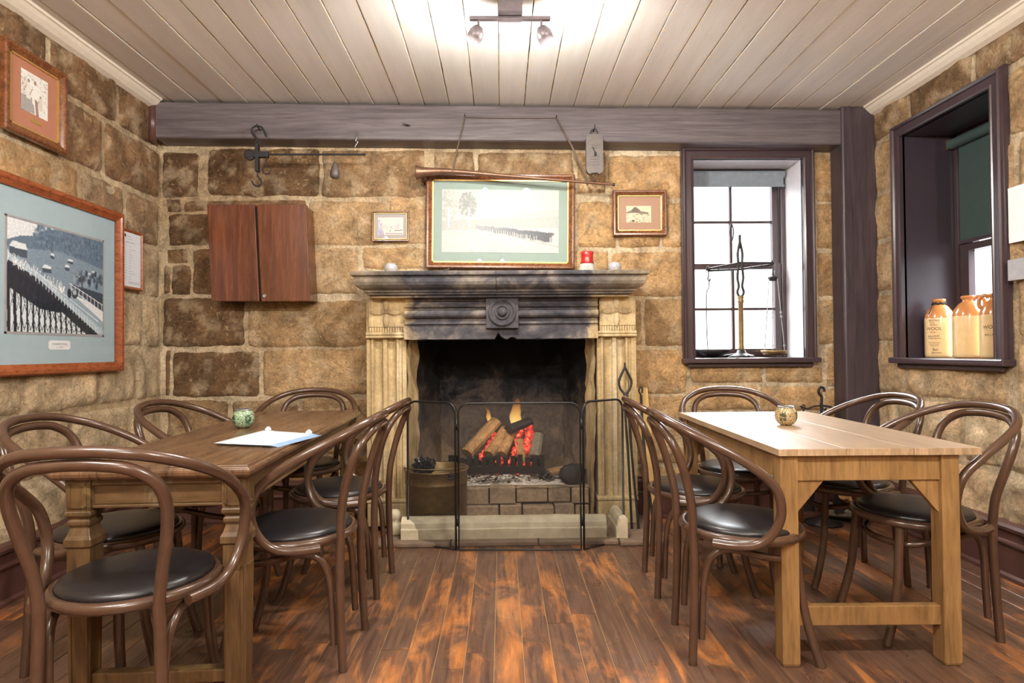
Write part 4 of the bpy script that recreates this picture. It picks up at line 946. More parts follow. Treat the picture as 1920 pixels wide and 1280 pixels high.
def framed(name, label, cat, mapper, u0, u1, v0, v1, fw, fmat, mat, win, pic, slip=None, depth=0.03, base=0.012, loc=None, bead=True):
    loc = mapper((u0+u1)/2, v0, 0) if loc is None else loc
    t = thing(name, label, cat, loc)
    prof = [(0,base),(0,base+depth*0.8),(0.15*fw,base+depth),(0.45*fw,base+depth),(0.6*fw,base+depth*0.82),(0.85*fw,base+depth*0.6),(fw,base+depth*0.5),(fw,base+0.008)]
    mb = MB(); rings = [[mapper(*p, h) for p in ((u0+d,v0+d),(u1-d,v0+d),(u1-d,v1-d),(u0+d,v1-d))] for d, h in prof]
    for A, B in zip(rings, rings[1:]):
        for k in range(4): mb.add([A[k], A[(k+1) % 4], B[(k+1) % 4], B[k]], [(0,1,2,3)])
    mb.add(rings[0], [(0,1,2,3)]); mb.build('frame', fmat, t)
    d = fw
    if slip:
        mb = MB()
        for a, b, c, e in ((u0+d,u1-d,v0+d,v0+d+slip),(u0+d,u1-d,v1-d-slip,v1-d),(u0+d,u0+d+slip,v0+d,v1-d),(u1-d-slip,u1-d,v0+d,v1-d)): box_map(mb, mapper, a, b, c, e, base+0.006, base+0.015)
        mb.build('gilt_slip', MT['gold'], t)
    mb = MB(); mb.add([mapper(u0+d,v0+d,base+0.006),mapper(u1-d,v0+d,base+0.006),mapper(u1-d,v1-d,base+0.006),mapper(u0+d,v1-d,base+0.006)], [(0,1,2,3)])
    if mat: mb.build('mat_board', mat, t)
    ruled_picture(mapper, *win, base+0.008, pic).build('print', MT['print_'], t)
    mb = MB(); mb.add([mapper(u0+d,v0+d,base+0.013),mapper(u1-d,v0+d,base+0.013),mapper(u1-d,v1-d,base+0.013),mapper(u0+d,v1-d,base+0.013)], [(0,1,2,3)]); mb.build('glass', MT['glass'], t)
    return t
def text(body, size, mapper, mat, parent, name='lettering', align='CENTER', bend=None):
    cu = bpy.data.curves.new(name, 'FONT'); cu.body = body; cu.size = size; cu.align_x = align; cu.align_y = 'CENTER'; cu.resolution_u = 3
    o = bpy.data.objects.new(name, cu); COL.objects.link(o)
    bpy.context.view_layer.update()
    me = bpy.data.meshes.new_from_object(o.evaluated_get(bpy.context.evaluated_depsgraph_get()))
    COL.objects.unlink(o); bpy.data.objects.remove(o)
    mb = MB(); mb.add([mapper(v.co.x, v.co.y) for v in me.vertices], [tuple(p.vertices) for p in me.polygons]); bpy.data.meshes.remove(me)
    return mb.build(name, mat, parent)

fB = lambda u, v, h: (u, YB-0.012-h, v)
fL = lambda u, v, h: (XL+0.014+h, u, v)
fR = lambda u, v, h: (XR-0.014-h, u, v)

# bridge and hillside village, blue-grey print
p = Pic(180, 150, (226, 232, 236)); r3 = random.Random(2)
p.poly([(0,.2),(.12,.14),(.22,.12),(.38,.02),(.5,0),(1,0),(1,.62),(0,.5)], (98,120,142)); p.poly([(.0,.26),(.2,.24),(.5,.2),(1,.3),(1,.72),(0,.4)], (128,150,168))
for k in range(900):
    x = r3.random(); y = r3.uniform(0.0, 0.22)
    if x > .2+.3*(.22-y): p.ell(x, y, .012, .02, r3.choice([(84,108,130),(104,128,150),(122,144,164),(70,92,114)]), .45)
p.poly([(.6,.5),(1,.56),(1,.75),(.7,.6)], (60,72,86))
for (x,y,w,h) in ((.02,.2,.16,.09),(.32,.36,.09,.05),(.4,.24,.04,.035),(.58,.26,.06,.03),(.55,.32,.05,.04),(.7,.4,.06,.05),(.8,.36,.06,.05),(.85,.33,.05,.04)):
    p.poly([(x,y+h*.5),(x+w*.2,y),(x+w*.9,y+h*.1),(x+w,y+h*.6),(x+w,y+h),(x,y+h)], (224,234,240)); p.poly([(x,y+h*.6),(x+w,y+h*.7),(x+w,y+h*1.5),(x,y+h*1.4)], (70,84,100))
for k in range(60): p.ell(r3.uniform(.66,.98), r3.uniform(.36,.5), .018, .03, r3.choice([(56,66,80),(150,168,184),(84,98,114)]), .8)
p.poly([(0,.36),(0,1),(.93,1),(.55,.7)], (218,228,234))
def deck(x): return .35+.62*x*.92
p.poly([(0,.36),(.3,.5),(.95,1.0),(.8,1.0),(.45,.74),(.2,.56),(0,.46)], (38,48,60))
p.poly([(0,.4),(.25,.55),(.5,.74),(.5,.8),(.3,.78),(0,.6)], (30,40,52))
for k in range(16):
    x = .01+.055*k; p.line(x, deck(x)+.06, x+.01, 1.0, (28,38,50), 4-.1*k)
    p.line(x, deck(x)+.15, x+.09, .98, (40,52,66), 1.6); p.line(x+.08, deck(x)+.15, x-.02, .98, (44,56,70), 1.6)
p.poly([(0,.30),(.3,.46),(1,.95),(1,1),(.95,1),(.28,.5),(0,.37)], (176,196,210))
p.poly([(.3,.46),(.66,.62),(1,.86),(1,.95)], (150,172,188))
for k in range(22):
    x = .26+k*.032; p.line(x, .46+(x-.26)*.68, x, .52+(x-.26)*.70, (232,240,244), 1.2)
p.line(.26,.44,.94,.86,(240,246,250),1.6); p.line(.6,.5,1,.68,(236,242,246),1.6); p.line(.62,.55,1,.76,(220,230,238),1.2)
for k in range(9): p.line(.62+k*.045, .5+k*.021, .62+k*.045, .56+k*.026, (236,242,246), 1.2)
for k in range(70):
    x = r3.uniform(.0,.56); y = .30+x*.42+r3.uniform(-.02,.06); p.line(x, y, x+r3.uniform(-.02,.02), y+.05, r3.choice([(246,248,250),(190,205,216)]), 1.6)
p.ell(.60,.6,.022,.05,(36,46,58)); p.ell(.66,.6,.035,.045,(52,64,78)); p.ell(.66,.585,.02,.025,(180,196,206))
p.grain(.10, .35)
t = framed('framed_photograph', 'large red-brown framed blue-grey photograph of a trestle bridge on the left wall', 'picture', fL, 2.565, 3.53, 1.012, 1.92, 0.052, MT['framer'], MT['matblue'], (2.727, 3.375, 1.215, 1.728), p, depth=0.034)
mb = MB()
for a, b, c, d in ((2.715,2.727,1.203,1.74),(3.375,3.385,1.203,1.74),(2.715,3.385,1.203,1.213),(2.715,3.385,1.73,1.74)): box_map(mb, fL, a, b, c, d, 0.017, 0.0195)
mb.build('mat_bevel', MT['grey'], t)
mb = MB(); mb.add([fL(u, v, 0.020) for u, v in ((2.985,1.132),(2.975,1.142),(2.975,1.168),(2.985,1.178),(3.115,1.178),(3.125,1.168),(3.125,1.142),(3.115,1.132))], [tuple(range(8))]); pl = mb.build('title_plaque', MT['paper'], t)
text('Hampden Bridge', 0.0155, lambda x, y: fL(3.05+x, 1.162+y, 0.0215), MT['greyink'], pl); text('c. 1910', 0.013, lambda x, y: fL(3.05+x, 1.144+y, 0.0215), MT['greyink'], pl)

# printed notice
p = Pic(70, 110, (228, 234, 242)); r3 = random.Random(4)
p.ell(.08,.07,.05,.03,(60,66,84)); p.line(.2,.08,.42,.08,(150,158,176),1.4); p.line(.2,.12,.5,.12,(160,168,184),1); p.line(.1,.19,.62,.19,(120,130,150),1.4)
for k in range(13):
    y = .26+k*.05; p.line(.04,y,.12,y,(170,180,200),1); p.line(.3,y,.3+r3.choice([.1,.14,.36,.2]),y,(176,186,204),1)
p.line(.28,.91,.92,.91,(150,158,176),1); p.line(.28,.94,.9,.94,(170,178,192),1)
framed('framed_notice', 'narrow wood-framed white printed notice hung beside the bridge photograph on the left wall', 'notice', fL, 3.545, 3.74, 1.492, 1.846, 0.017, MT['framer'], None, (3.562, 3.723, 1.509, 1.829), p, depth=0.016)

# brown framed portrait group, sepia
p = Pic(90, 110, (232, 230, 224)); r3 = random.Random(5)
for k in range(220): p.ell(r3.random(), r3.uniform(0,.95), r3.uniform(.01,.04), r3.uniform(.01,.03), r3.choice([(206,204,200),(160,150,140),(240,240,238),(186,176,166)]), .6)
for k in range(5): p.line(.05+k*.05, .2, .05+k*.05, .6, (130,118,108), 1.6)
p.poly([(0,.62),(.46,.6),(.5,.98),(0,1)], (150,146,142))
for k in range(14): p.line(.02+k*.034,.64,.02+k*.034,.98,(186,182,178),1.2)
for (x,y,s,c) in ((.28,.36,1,(226,222,214)),(.52,.38,1.25,(234,232,226)),(.72,.6,.8,(214,206,196))):
    p.ell(x,y-.14*s,.04*s,.045*s,(150,128,110)); p.poly([(x-.06*s,y-.1*s),(x+.06*s,y-.1*s),(x+.1*s,y+.12*s),(x+.07*s,y+.3*s),(x-.08*s,y+.3*s),(x-.1*s,y+.12*s)], c)
    p.line(x-.08*s,y,x-.16*s,y+.14*s,(170,150,134),2)
p.poly([(.5,.6),(.6,.62),(.66,1),(.56,1)], (150,128,112)); p.grain(.07,.4)
t = framed('framed_photograph', 'burl framed sepia photograph with a rust-brown mat, high on the left wall', 'picture', fL, 2.69, 3.075, 2.115, 2.525, 0.042, MT['frameb'], MT['matbrn'], (2.80, 2.965, 2.245, 2.435), p, slip=0.007)
mb = MB(); box_map(mb, fL, 2.86, 2.925, 2.205, 2.222, 0.0185, 0.0205); mb.build('title_plaque', MT['gold'], t)

# cattle drove, large pale print over the mantel
p = Pic(200, 112, (182, 182, 177)); r3 = random.Random(6)
p.poly([(.4,.42),(.6,.38),(.8,.34),(1,.3),(1,.42),(.6,.46)], (170,172,169)); p.poly([(0,.5),(.5,.46),(1,.42),(1,.6),(0,.65)], (163,166,162))
for k in range(260):
    a = r3.random()*6.28; q = r3.random()**.6; p.ell(.22+.075*q*math.cos(a), .24+.2*q*math.sin(a), .009, .018, (136,142,139), .5)
for k in range(160):
    a = r3.random()*6.28; q = r3.random()**.6; p.ell(.06+.07*q*math.cos(a), .25+.26*q*math.sin(a), .009, .018, (156,160,157), .5)
p.line(.23,.3,.235,.58,(190,192,190),2); p.line(.06,.3,.065,.6,(200,202,200),2)
for k in range(500): p.ell(r3.random(), r3.uniform(.6,1), .012, .008, r3.choice([(172,171,166),(188,187,182),(162,162,158)]), .5)
for k in range(34):
    q = k/33; x = .30+.62*q; y = .58+.14*q+r3.uniform(-.012,.012); s = .55+.75*q; sh = int(lerp(146, 78, q))
    c = (sh, sh+4, sh+10)
    p.ell(x, y, .022*s, .034*s, c, .75); p.ell(x+.02*s, y-.012*s, .010*s, .016*s, c, .8); p.line(x+.014*s, y-.03*s, x+.035*s, y-.034*s, (190,190,186), 1)
    for d in (-.013,-.006,.006,.013): p.line(x+d*s, y+.025*s, x+d*s, y+.085*s, c, 1)
p.line(.55,.72,1,.9,(140,142,142),1.6); p.grain(.05,.3)
tilt = -0.014
def fBt(u, v, h):
    du, dv = u-0.0, v-1.96; c, s = math.cos(tilt), math.sin(tilt)
    return fB(du*c-dv*s, 1.96+du*s+dv*c, h)
framed('framed_photograph', 'large gilt-edged framed pale photograph of a cattle drove above the mantel', 'picture', fBt, -0.487, 0.487, 1.648, 2.272, 0.038, MT['frameb'], MT['matgrn'], (-0.385, 0.385, 1.755, 2.17), p, slip=0.009, depth=0.032, base=0.02)
mb = MB(); mb.tube(spline([(-0.43,3.95,1.588),(-0.42,3.945,1.60),(-0.39,3.93,1.625),(-0.35,3.925,1.642),(-0.335,3.925,1.644)], 6), [0.004]*25, 6); o = mb.build('twig', MT['pewter'], loc=(-0.43,3.95,1.587)); tag(o, 'thin grey bent twig standing on the mantel against the large picture', 'twig')

# small violet-grey print, small tan framed print
p = Pic(80, 62, (206, 204, 196)); r3 = random.Random(8)
for k in range(140): p.ell(r3.uniform(.1,.95), r3.gauss(.5,.09), .03, .02, r3.choice([(186,182,186),(204,200,204),(160,156,168)]), .5)
for k in range(60): p.ell(r3.uniform(.0,.16), r3.uniform(.15,.9), .02, .04, (150,148,184), .5)
p.poly([(.02,.75),(.2,.7),(.26,1),(.02,1)], (150,150,186), .7); p.line(.3,.9,.95,.92,(150,130,150),2.2); p.line(.65,.74,.95,.72,(130,120,124),2); p.ell(.48,.76,.02,.04,(110,110,110))
framed('framed_print', 'small thin-framed violet-grey print with grey mat, left of the large mantel picture', 'picture', fB, -0.842, -0.603, 1.835, 2.033, 0.012, MT['frameb'], MT['matgry'], (-0.806, -0.64, 1.876, 1.992), p, depth=0.016, slip=0.003)
p = Pic(84, 58, (222, 206, 174)); r3 = random.Random(10)
p.poly([(0,.38),(.2,.26),(.33,.06),(.42,.08),(.6,.32),(.9,.4),(.88,.5),(.6,.5),(.4,.42),(0,.45)], (120,108,92))
p.poly([(.2,.3),(.33,.1),(.44,.14),(.55,.34),(.4,.4)], (92,82,72), .7)
for k in range(150):
    x = r3.random(); y = r3.uniform(.46,.98); p.line(x, y, x+r3.uniform(.02,.09), y+r3.uniform(-.006,.006), r3.choice([(110,98,80),(150,136,112),(250,240,214),(76,68,58)]), r3.choice([1,1.6]))
p.ell(.28,.9,.06,.06,(70,64,56)); p.grain(.12,.3)
framed('framed_print', 'small sepia hill view with pinkish-tan mat, left of the bright back window', 'picture', fB, 0.743, 1.101, 1.862, 2.164, 0.034, MT['frameb'], MT['matpink'], (0.835, 1.0, 1.952, 2.062), p, slip=0.006)
# sheets at the right edge
mb = MB(); box_map(mb, fR, 2.60, 2.818, 1.60, 1.862, 0.012, 0.018); o = mb.build('notice_sheet', MT['paper'], loc=fR(2.71, 1.60, 0.01)); tag(o, 'white sheet fixed to the right wall beside the window frame, at the photo edge', 'notice')
mb = MB(); box_map(mb, fR, 2.64, 2.815, 1.42, 1.52, 0.012, 0.03); o = mb.build('switch_plate', MT['grey'], loc=fR(2.72, 1.42, 0.01), bevel=0.003); tag(o, 'grey plate on the right wall just below the white sheet', 'plate')

# ------------------------------------------------------------------ dartboard style wall cabinet
CB = thing('wall_cabinet', 'reddish two-door wooden wall cabinet left of the fireplace', 'cabinet', (-1.525, 3.98, 1.43))
sk = lambda x, z: x + 0.028*(2.043-z)/0.61 - 0.012
def cabbox(mb, x0, x1, y0, y1, z0, z1):
    P = [(sk(x, z), y, z) for z in (z0, z1) for x, y in ((x0,y0),(x1,y0),(x1,y1),(x0,y1))]
    mb.add(P, [(0,3,2,1),(4,5,6,7),(0,1,5,4),(1,2,6,5),(2,3,7,6),(3,0,4,7)])
mb = MB(); cabbox(mb, -1.82, -1.222, 3.86, 3.982, 1.438, 2.038); mb.build('carcass', MT['cab'], CB, bevel=0.002)
mb = MB(); cabbox(mb, -1.60, -1.45, 3.84, 3.861, 1.445, 2.03); mb.build('inner_gap', MT['cabin'], CB)
mb = MB(); cabbox(mb, -1.835, -1.538, 3.815, 3.859, 1.434, 2.044); mb.build('door', MT['cab'], CB, bevel=0.003)
mb = MB(); cabbox(mb, -1.523, -1.216, 3.815, 3.859, 1.432, 2.043); d2 = mb.build('door', MT['cab'], CB, bevel=0.003)
mb = MB(); mb.lathe([(0.012,0.0),(0.012,0.004),(0.009,0.007),(0.006,0.005),(0.0,0.005)], (-1.487, 3.815, 1.466), 20, M=Mr); mb.build('lock', MT['steel'], d2)

# ------------------------------------------------------------------ things hung on the beam
SY = thing('steelyard_scale', 'iron steelyard balance with pear-shaped weight, hung above the wall cabinet', 'scale', (-1.50, 3.80, 2.36))
yy = 3.80
mb = MB(); mb.tube(spline([(-1.47,yy,2.47),(-1.483,yy,2.50),(-1.49,yy,2.515),(-1.503,yy,2.53),(-1.535,yy,2.535),(-1.56,yy,2.515),(-1.555,yy,2.485),(-1.535,yy,2.465),(-1.525,yy,2.44),(-1.515,yy,2.42)], 6), 0.006, 8)
mb.tube(spline([(-1.525,yy,2.45),(-1.51,yy,2.44),(-1.51,yy,2.42),(-1.527,yy,2.41),(-1.54,yy,2.425)], 5, True), 0.004, 6, True); mb.build('top_hook', MT['iron'], SY)
mb = MB(); mb.box(-1.60, -1.455, yy-0.014, yy+0.014, 2.335, 2.372); mb.lathe([(0.0,-0.01),(0.034,-0.01),(0.034,0.01),(0,0.01)], (-1.572,yy,2.352), 20, M=Mr); mb.box(-1.535,-1.515,yy-0.018,yy+0.018,2.245,2.42); mb.tube([(-1.525,yy,2.245),(-1.525,yy,2.215)],0.005,8); mb.build('fulcrum_block', MT['iron'], SY, bevel=0.002)
mb = MB(); mb.tube([(-1.46,yy,2.356),(-0.86,yy,2.354)], 0.0065, 8); mb.blob((-0.856,yy,2.354),(0.010,0.010,0.010),0,1,8,6); mb.build('graduated_arm', MT['iron'], SY)
mb = MB()
mb.tube(spline([(-1.472,yy,2.345),(-1.468,yy,2.31),(-1.474,yy,2.285),(-1.49,yy,2.268),(-1.49,yy,2.245),(-1.47,yy,2.232),(-1.447,yy,2.24),(-1.44,yy,2.262),(-1.446,yy,2.285)], 6), 0.004, 8)
mb.tube(spline([(-1.525,yy,2.22),(-1.512,yy,2.205),(-1.50,yy,2.185),(-1.505,yy,2.165),(-1.525,yy,2.155),(-1.55,yy,2.168),(-1.56,yy,2.19)], 6), 0.005, 8); mb.build('load_hook', MT['iron'], SY)
mb = MB(); mb.tube([(-1.04,yy,2.37),(-1.04,yy,2.305)], 0.003, 6); mb.lathe([(0.0,2.308),(0.008,2.306),(0.012,2.296),(0.024,2.262),(0.031,2.235),(0.029,2.215),(0.018,2.202),(0.008,2.202),(0.0,2.204)], (-1.04,yy,0), 24); mb.build('weight', MT['pewter'], SY)
mb = MB(); mb.tube([(-1.525,3.79,2.53),(-1.525,3.875,2.528)], 0.004, 6); mb.tube([(-1.525,3.79,2.525),(-1.525,3.79,2.545)], 0.004, 6); o = mb.build('beam_nail', MT['iron'], loc=(-1.525,3.86,2.53)); tag(o, 'iron nail in the beam carrying the steelyard balance', 'nail')
t = thing('wire_hook', 'small wire hook hanging under the beam above the tip of the steelyard arm', 'hook', (-0.915, 3.845, 2.44))
mb = MB(); mb.tube(spline([(-0.912,3.855,2.52),(-0.913,3.845,2.48),(-0.92,3.845,2.455),(-0.905,3.845,2.45),(-0.918,3.845,2.43),(-0.926,3.845,2.415)],5), 0.003, 6); mb.build('wire', MT['steel'], t)
mb = MB(); mb.tube([(-0.60,3.862,2.56),(-0.585,3.835,2.556)],0.004,6); mb.tube([(-0.618,3.835,2.562),(-0.57,3.838,2.552)],0.0035,6); o = mb.build('bent_nail', MT['iron'], loc=(-0.6,3.86,2.555)); tag(o, 'bent nail in the beam between the wire hook and the cord', 'nail')
HN = thing('coach_horn', 'long slender copper horn slanting across the top of the mantel picture', 'horn', (0.1, 3.85, 2.2))
hp = [(-0.535,3.86,2.258),(-0.52,3.86,2.258),(-0.49,3.86,2.259),(-0.44,3.86,2.262),(-0.36,3.858,2.263),(-0.22,3.856,2.255),(0.0,3.855,2.235),(0.35,3.852,2.205),(0.72,3.85,2.173)]
hr = [0.046,0.04,0.032,0.025,0.019,0.0155,0.0125,0.0095,0.0075]
sp_ = spline(hp, 8); rr = [lerp(hr[min(int(i/8),8)], hr[min(int(i/8)+1,8)], (i % 8)/8) for i in range(len(sp_))]
mb = MB(); mb.tube(sp_, rr, 20, caps=False); mb.build('tube', MT['copper'], HN)
mb = MB(); mb.tube([(0.72,3.85,2.173),(0.738,3.85,2.1715)], [0.0078,0.012], 14); mb.build('mouthpiece', MT['iron'], HN)
mb = MB(); mb.lathe([(0.044,0.0),(0.047,0.003),(0.049,0.0),(0.047,-0.003),(0.044,0.0)], (-0.536,3.86,2.258), 24, M=Matrix.Rotation(PI/2,3,'Y'), cap=False); mb.build('bell_rim', MT['copper'], HN)
CD = thing('hanging_cord', 'thin leather cord strung over two beam nails above the mantel picture', 'cord', (0.07, 3.85, 2.6))
mb = MB(); mb.tube(spline([(-0.222,3.852,2.612),(-0.1,3.852,2.606),(0.1,3.852,2.603),(0.365,3.852,2.604)],6), 0.0022, 6)
mb.tube([(-0.222,3.85,2.612),(-0.262,3.835,2.44),(-0.30,3.835,2.285)], [0.003,0.004,0.006], 6); mb.tube([(0.365,3.85,2.604),(0.455,3.838,2.43),(0.56,3.835,2.2)], [0.003,0.006,0.008], 6)
mb.tube(spline([(-0.30,3.838,2.285),(-0.302,3.83,2.25),(-0.305,3.86,2.235),(-0.305,3.885,2.262),(-0.302,3.86,2.29)],5,True),0.004,6,True); mb.tube(spline([(0.56,3.838,2.2),(0.562,3.835,2.18),(0.562,3.853,2.172),(0.562,3.867,2.186),(0.562,3.853,2.2)],5,True),0.004,6,True)
mb.build('thong', MT['leather'], CD)
for x, z in ((-0.222,2.612),(0.365,2.604)):
    mb = MB(); mb.tube([(x,3.865,z),(x,3.838,z+0.012)],0.003,6); mb.build('nail', MT['iron'], CD)
SB = thing('spring_balance', 'flat grey metal spring balance hung from the beam right of the large picture', 'spring balance', (0.603, 3.82, 2.36))
mb = MB(); pr = [(0.549,2.255),(0.549,2.455),(0.556,2.472),(0.572,2.484),(0.634,2.484),(0.650,2.472),(0.657,2.455),(0.657,2.255),(0.65,2.238),(0.632,2.228),(0.622,2.236),(0.584,2.236),(0.574,2.228),(0.556,2.238)]
mb.prism(pr, lambda p, t: (p[0], t, p[1]), 3.805, 3.84); bd = mb.build('scale_plate', MT['pewter'], SB, bevel=0.003)
mb = MB(); mb.tube([(0.59,3.802,2.40),(0.606,3.80,2.36)],0.003,6); mb.blob((0.607,3.80,2.355),(0.008,0.006,0.014),0,1,8,6); mb.build('pointer', MT['iron'], bd)
for k in range(9):
    pass
mb = MB()
for k in range(8): mb.box(0.575, 0.632, 3.8035, 3.8052, 2.285+k*0.018, 2.2862+k*0.018) if k not in (4,5) else None
mb.build('graduation', MT['iron'], bd)
mb = MB(); mb.tube(spline([(0.603+0.022*math.cos(a*PI/4),3.822,2.498+0.022*math.sin(a*PI/4)) for a in range(8)],4,True),0.0035,8,True); mb.build('ring', MT['iron'], SB)
mb = MB(); mb.tube(spline([(0.603,3.822,2.23),(0.604,3.822,2.21),(0.612,3.822,2.2),(0.606,3.822,2.188),(0.594,3.822,2.192)],5),0.004,8); mb.build('lower_hook', MT['iron'], SB)
mb = MB(); mb.tube([(0.603,3.865,2.52),(0.603,3.81,2.517),(0.607,3.806,2.545)],0.0035,6); o = mb.build('beam_nail', MT['iron'], loc=(0.603,3.86,2.52)); tag(o, 'iron nail in the beam carrying the grey spring balance', 'nail')

# ------------------------------------------------------------------ mantel ornaments
def crystal(x, y, label):
    mb = MB(); n = 10; z0 = 1.588; levels = [(0.028,0),(0.036,0.008),(0.042,0.026),(0.04,0.04),(0.030,0.056),(0.022,0.052),(0.02,0.03),(0.0,0.028)]
    vs = []; 
    for i, (r, z) in enumerate(levels):
        for k in range(n):
            a = 2*PI*(k+0.5*(i % 2))/n; vs.append((x+r*math.cos(a), y+r*math.sin(a), z0+z))
    fs = []
    for i in range(len(levels)-1):
        for k in range(n):
            k2 = (k+1) % n; A, B = i*n, (i+1)*n
            if i % 2 == 0: fs += [(A+k, A+k2, B+k), (A+k2, B+k2, B+k)]
            else: fs += [(A+k, A+k2, B+k2), (A+k, B+k2, B+k)]
    fs.append(tuple(range(n))[::-1])
    mb.add(vs, fs); o = mb.build('crystal_votive', MT['crystal'], loc=(x, y, z0)); tag(o, label, 'candle holder')
crystal(-0.67, 3.68, 'clear faceted crystal votive at the left end of the mantel shelf'); crystal(0.70, 3.68, 'clear faceted crystal votive at the right end of the mantel shelf')
JR = thing('stoneware_jar', 'small jar with red waisted top and white lettered base on the mantel', 'jar', (0.535, 3.72, 1.587))
jx, jy = 0.535, 3.72
mb = MB(); mb.lathe([(0.05,1.587),(0.0515,1.592),(0.05,1.608),(0.045,1.632),(0.041,1.645)], (jx,jy,0), 32); jb = mb.build('lettered_base', MT['white'], JR)
mb = MB(); mb.lathe([(0.043,1.643),(0.0405,1.655),(0.039,1.675),(0.040,1.695),(0.0435,1.716),(0.041,1.717),(0.037,1.695),(0.036,1.66),(0.0,1.655)], (jx,jy,0), 32); mb.build('red_collar', MT['red'], JR)
def on_cyl(cx, cy, r, ang, z0, slope=0.0):
    return lambda x, y: (cx+(r+slope*y)*math.sin(ang+x/r), cy-(r+slope*y)*math.cos(ang+x/r), z0+y)
text('POT', 0.017, on_cyl(jx, jy, 0.0488, -0.14, 1.618, -0.25), MT['ink'], jb); text('SETTLE', 0.014, on_cyl(jx, jy, 0.0515, -0.1, 1.602, -0.12), MT['ink'], jb)

# ------------------------------------------------------------------ ceiling track lamps
def track_lamp(cx, cy, label, dirs):
    zc = cz(cx)-0.022; t = thing('track_light', label, 'ceiling light', (cx, cy, zc))
    mb = MB(); mb.box(cx-0.055, cx+0.055, cy-0.05, cy+0.05, zc-0.065, zc+0.024); mb.build('ceiling_box', MT['lampgrey'], t, bevel=0.003)
    mb = MB(); mb.box(cx-0.183, cx+0.183, cy-0.012, cy+0.012, zc-0.082, zc-0.066); mb.build('track_bar', MT['lampgrey'], t, bevel=0.004)
    for s, d in zip((-1, 1), dirs):
        x = cx+s*0.142; d = Vector(d).normalized(); q = Vector((0,0,-1)).rotation_difference(d).to_matrix()
        mb = MB(); mb.tube([(x, cy, zc-0.08), (x, cy, zc-0.125)], 0.0055, 10); mb.build('stem', MT['lampgrey'], t)
        hc = Vector((x+s*0.012, cy, zc-0.145))
        mb = MB(); mb.lathe([(0.0,0.036),(0.016,0.036),(0.024,0.027),(0.029,0.017),(0.034,0.01),(0.035,-0.036),(0.0315,-0.036),(0.03,-0.012),(0.0,-0.01)], hc, 24, M=q)
        hd = mb.build('lamp_head', MT['lampgrey'], t)
        mb = MB(); mb.lathe([(0.0,-0.026),(0.015,-0.0265),(0.0295,-0.029)], hc, 20, M=q, cap=False); mb.build('lamp_lens', MT['bulb'], hd)
        if SP:
            L = bpy.data.lights.new('halogen_beam', 'SPOT'); L.energy = SP; L.color = (1.0, 0.955, 0.89); L.shadow_soft_size = 0.025; L.spot_size = 2.75; L.spot_blend = 0.35
            lo = bpy.data.objects.new('halogen_beam', L); COL.objects.link(lo); lo.parent = t; lo.location = hc + d*0.06 - t.location
            lo.rotation_mode = 'QUATERNION'; lo.rotation_quaternion = Vector((0,0,-1)).rotation_difference(d)
        for nm, pw, sz in (('spot', 1, 1),):
            L = bpy.data.lights.new('halogen', 'POINT'); L.energy = LP; L.color = (1.0, 0.955, 0.89); L.shadow_soft_size = 0.03
            lo = bpy.data.objects.new('halogen', L); COL.objects.link(lo); lo.location = hc + d*0.085; lo.parent = t; lo.location = lo.location - t.location
LP, SP = 17.0, 40.0
track_lamp(0.05, 2.7, 'grey two-headed track light on the ceiling in front of the fireplace', [(-0.45,0.22,-0.82),(0.42,0.22,-0.82)])
LP, SP = 76.0, 0.0
track_lamp(-0.15, -1.4, 'two-headed track light behind the camera, over the middle of the room', [(-0.4,0.4,-0.8),(0.4,0.4,-0.8)])
track_lamp(-1.25, 0.4, 'unseen two-headed track light added for fill, over the left side', [(-0.4,0.4,-0.8),(0.4,0.4,-0.8)])  # added fixture out of view, soft fill light for the left half
track_lamp(1.4, 0.4, 'unseen two-headed track light added for fill, over the right side', [(-0.4,0.4,-0.8),(0.4,0.4,-0.8)])  # its twin, also added out of frame to brighten the right half

# ------------------------------------------------------------------ window ledge: balance scale, jugs
BS = thing('balance_scale', 'antique brass and iron beam balance standing on the ledge of the back window', 'scale', (1.643, 4.10, 1.05))
sx, sy = 1.643, 4.10
mb = MB(); mb.lathe([(0.085,1.05),(0.085,1.058),(0.05,1.07),(0.03,1.085),(0.026,1.10),(0.0,1.10)], (sx,sy,0), 28)
for k in range(3):
    a = k*2*PI/3+0.5; mb.tube([(sx,sy,1.075),(sx+0.12*math.cos(a),sy+0.12*math.sin(a),1.058)],0.009,8)
mb.build('base', MT['iron'], BS)
mb = MB(); mb.lathe([(0.018,1.095),(0.0185,1.11),(0.0165,1.13),(0.0165,1.42),(0.02,1.43),(0.02,1.445),(0.016,1.45),(0.022,1.46),(0.018,1.475)], (sx,sy,0), 20); mb.build('column', MT['brassold'], BS)
mb = MB()
for s in (-1, 1): mb.tube(spline([(sx+s*0.012,sy,1.47),(sx+s*0.022,sy,1.50),(sx+s*0.012,sy,1.54),(sx+s*0.02,sy,1.60),(sx+s*0.013,sy,1.68),(sx+s*0.016,sy,1.76),(sx+s*0.008,sy,1.81),(sx,sy,1.85),(sx,sy,1.89)],6),0.0085,8)
mb.blob((sx,sy,1.81),(0.018,0.01,0.012),0,1,10,6); mb.blob((sx,sy,1.87),(0.008,0.008,0.026),0,1,10,8); mb.build('standard', MT['iron'], BS)
Lf, Rt = (1.42, 1.652), (1.865, 1.692)
mb = MB(); bc = 1.668
mb.tube([(Lf[0],sy,Lf[1]+0.006),(sx,sy,1.70),(Rt[0],sy,Rt[1]+0.006)],0.007,8); mb.tube([(Lf[0],sy,Lf[1]-0.006),(sx,sy,1.655),(Rt[0],sy,Rt[1]-0.006)],0.007,8)
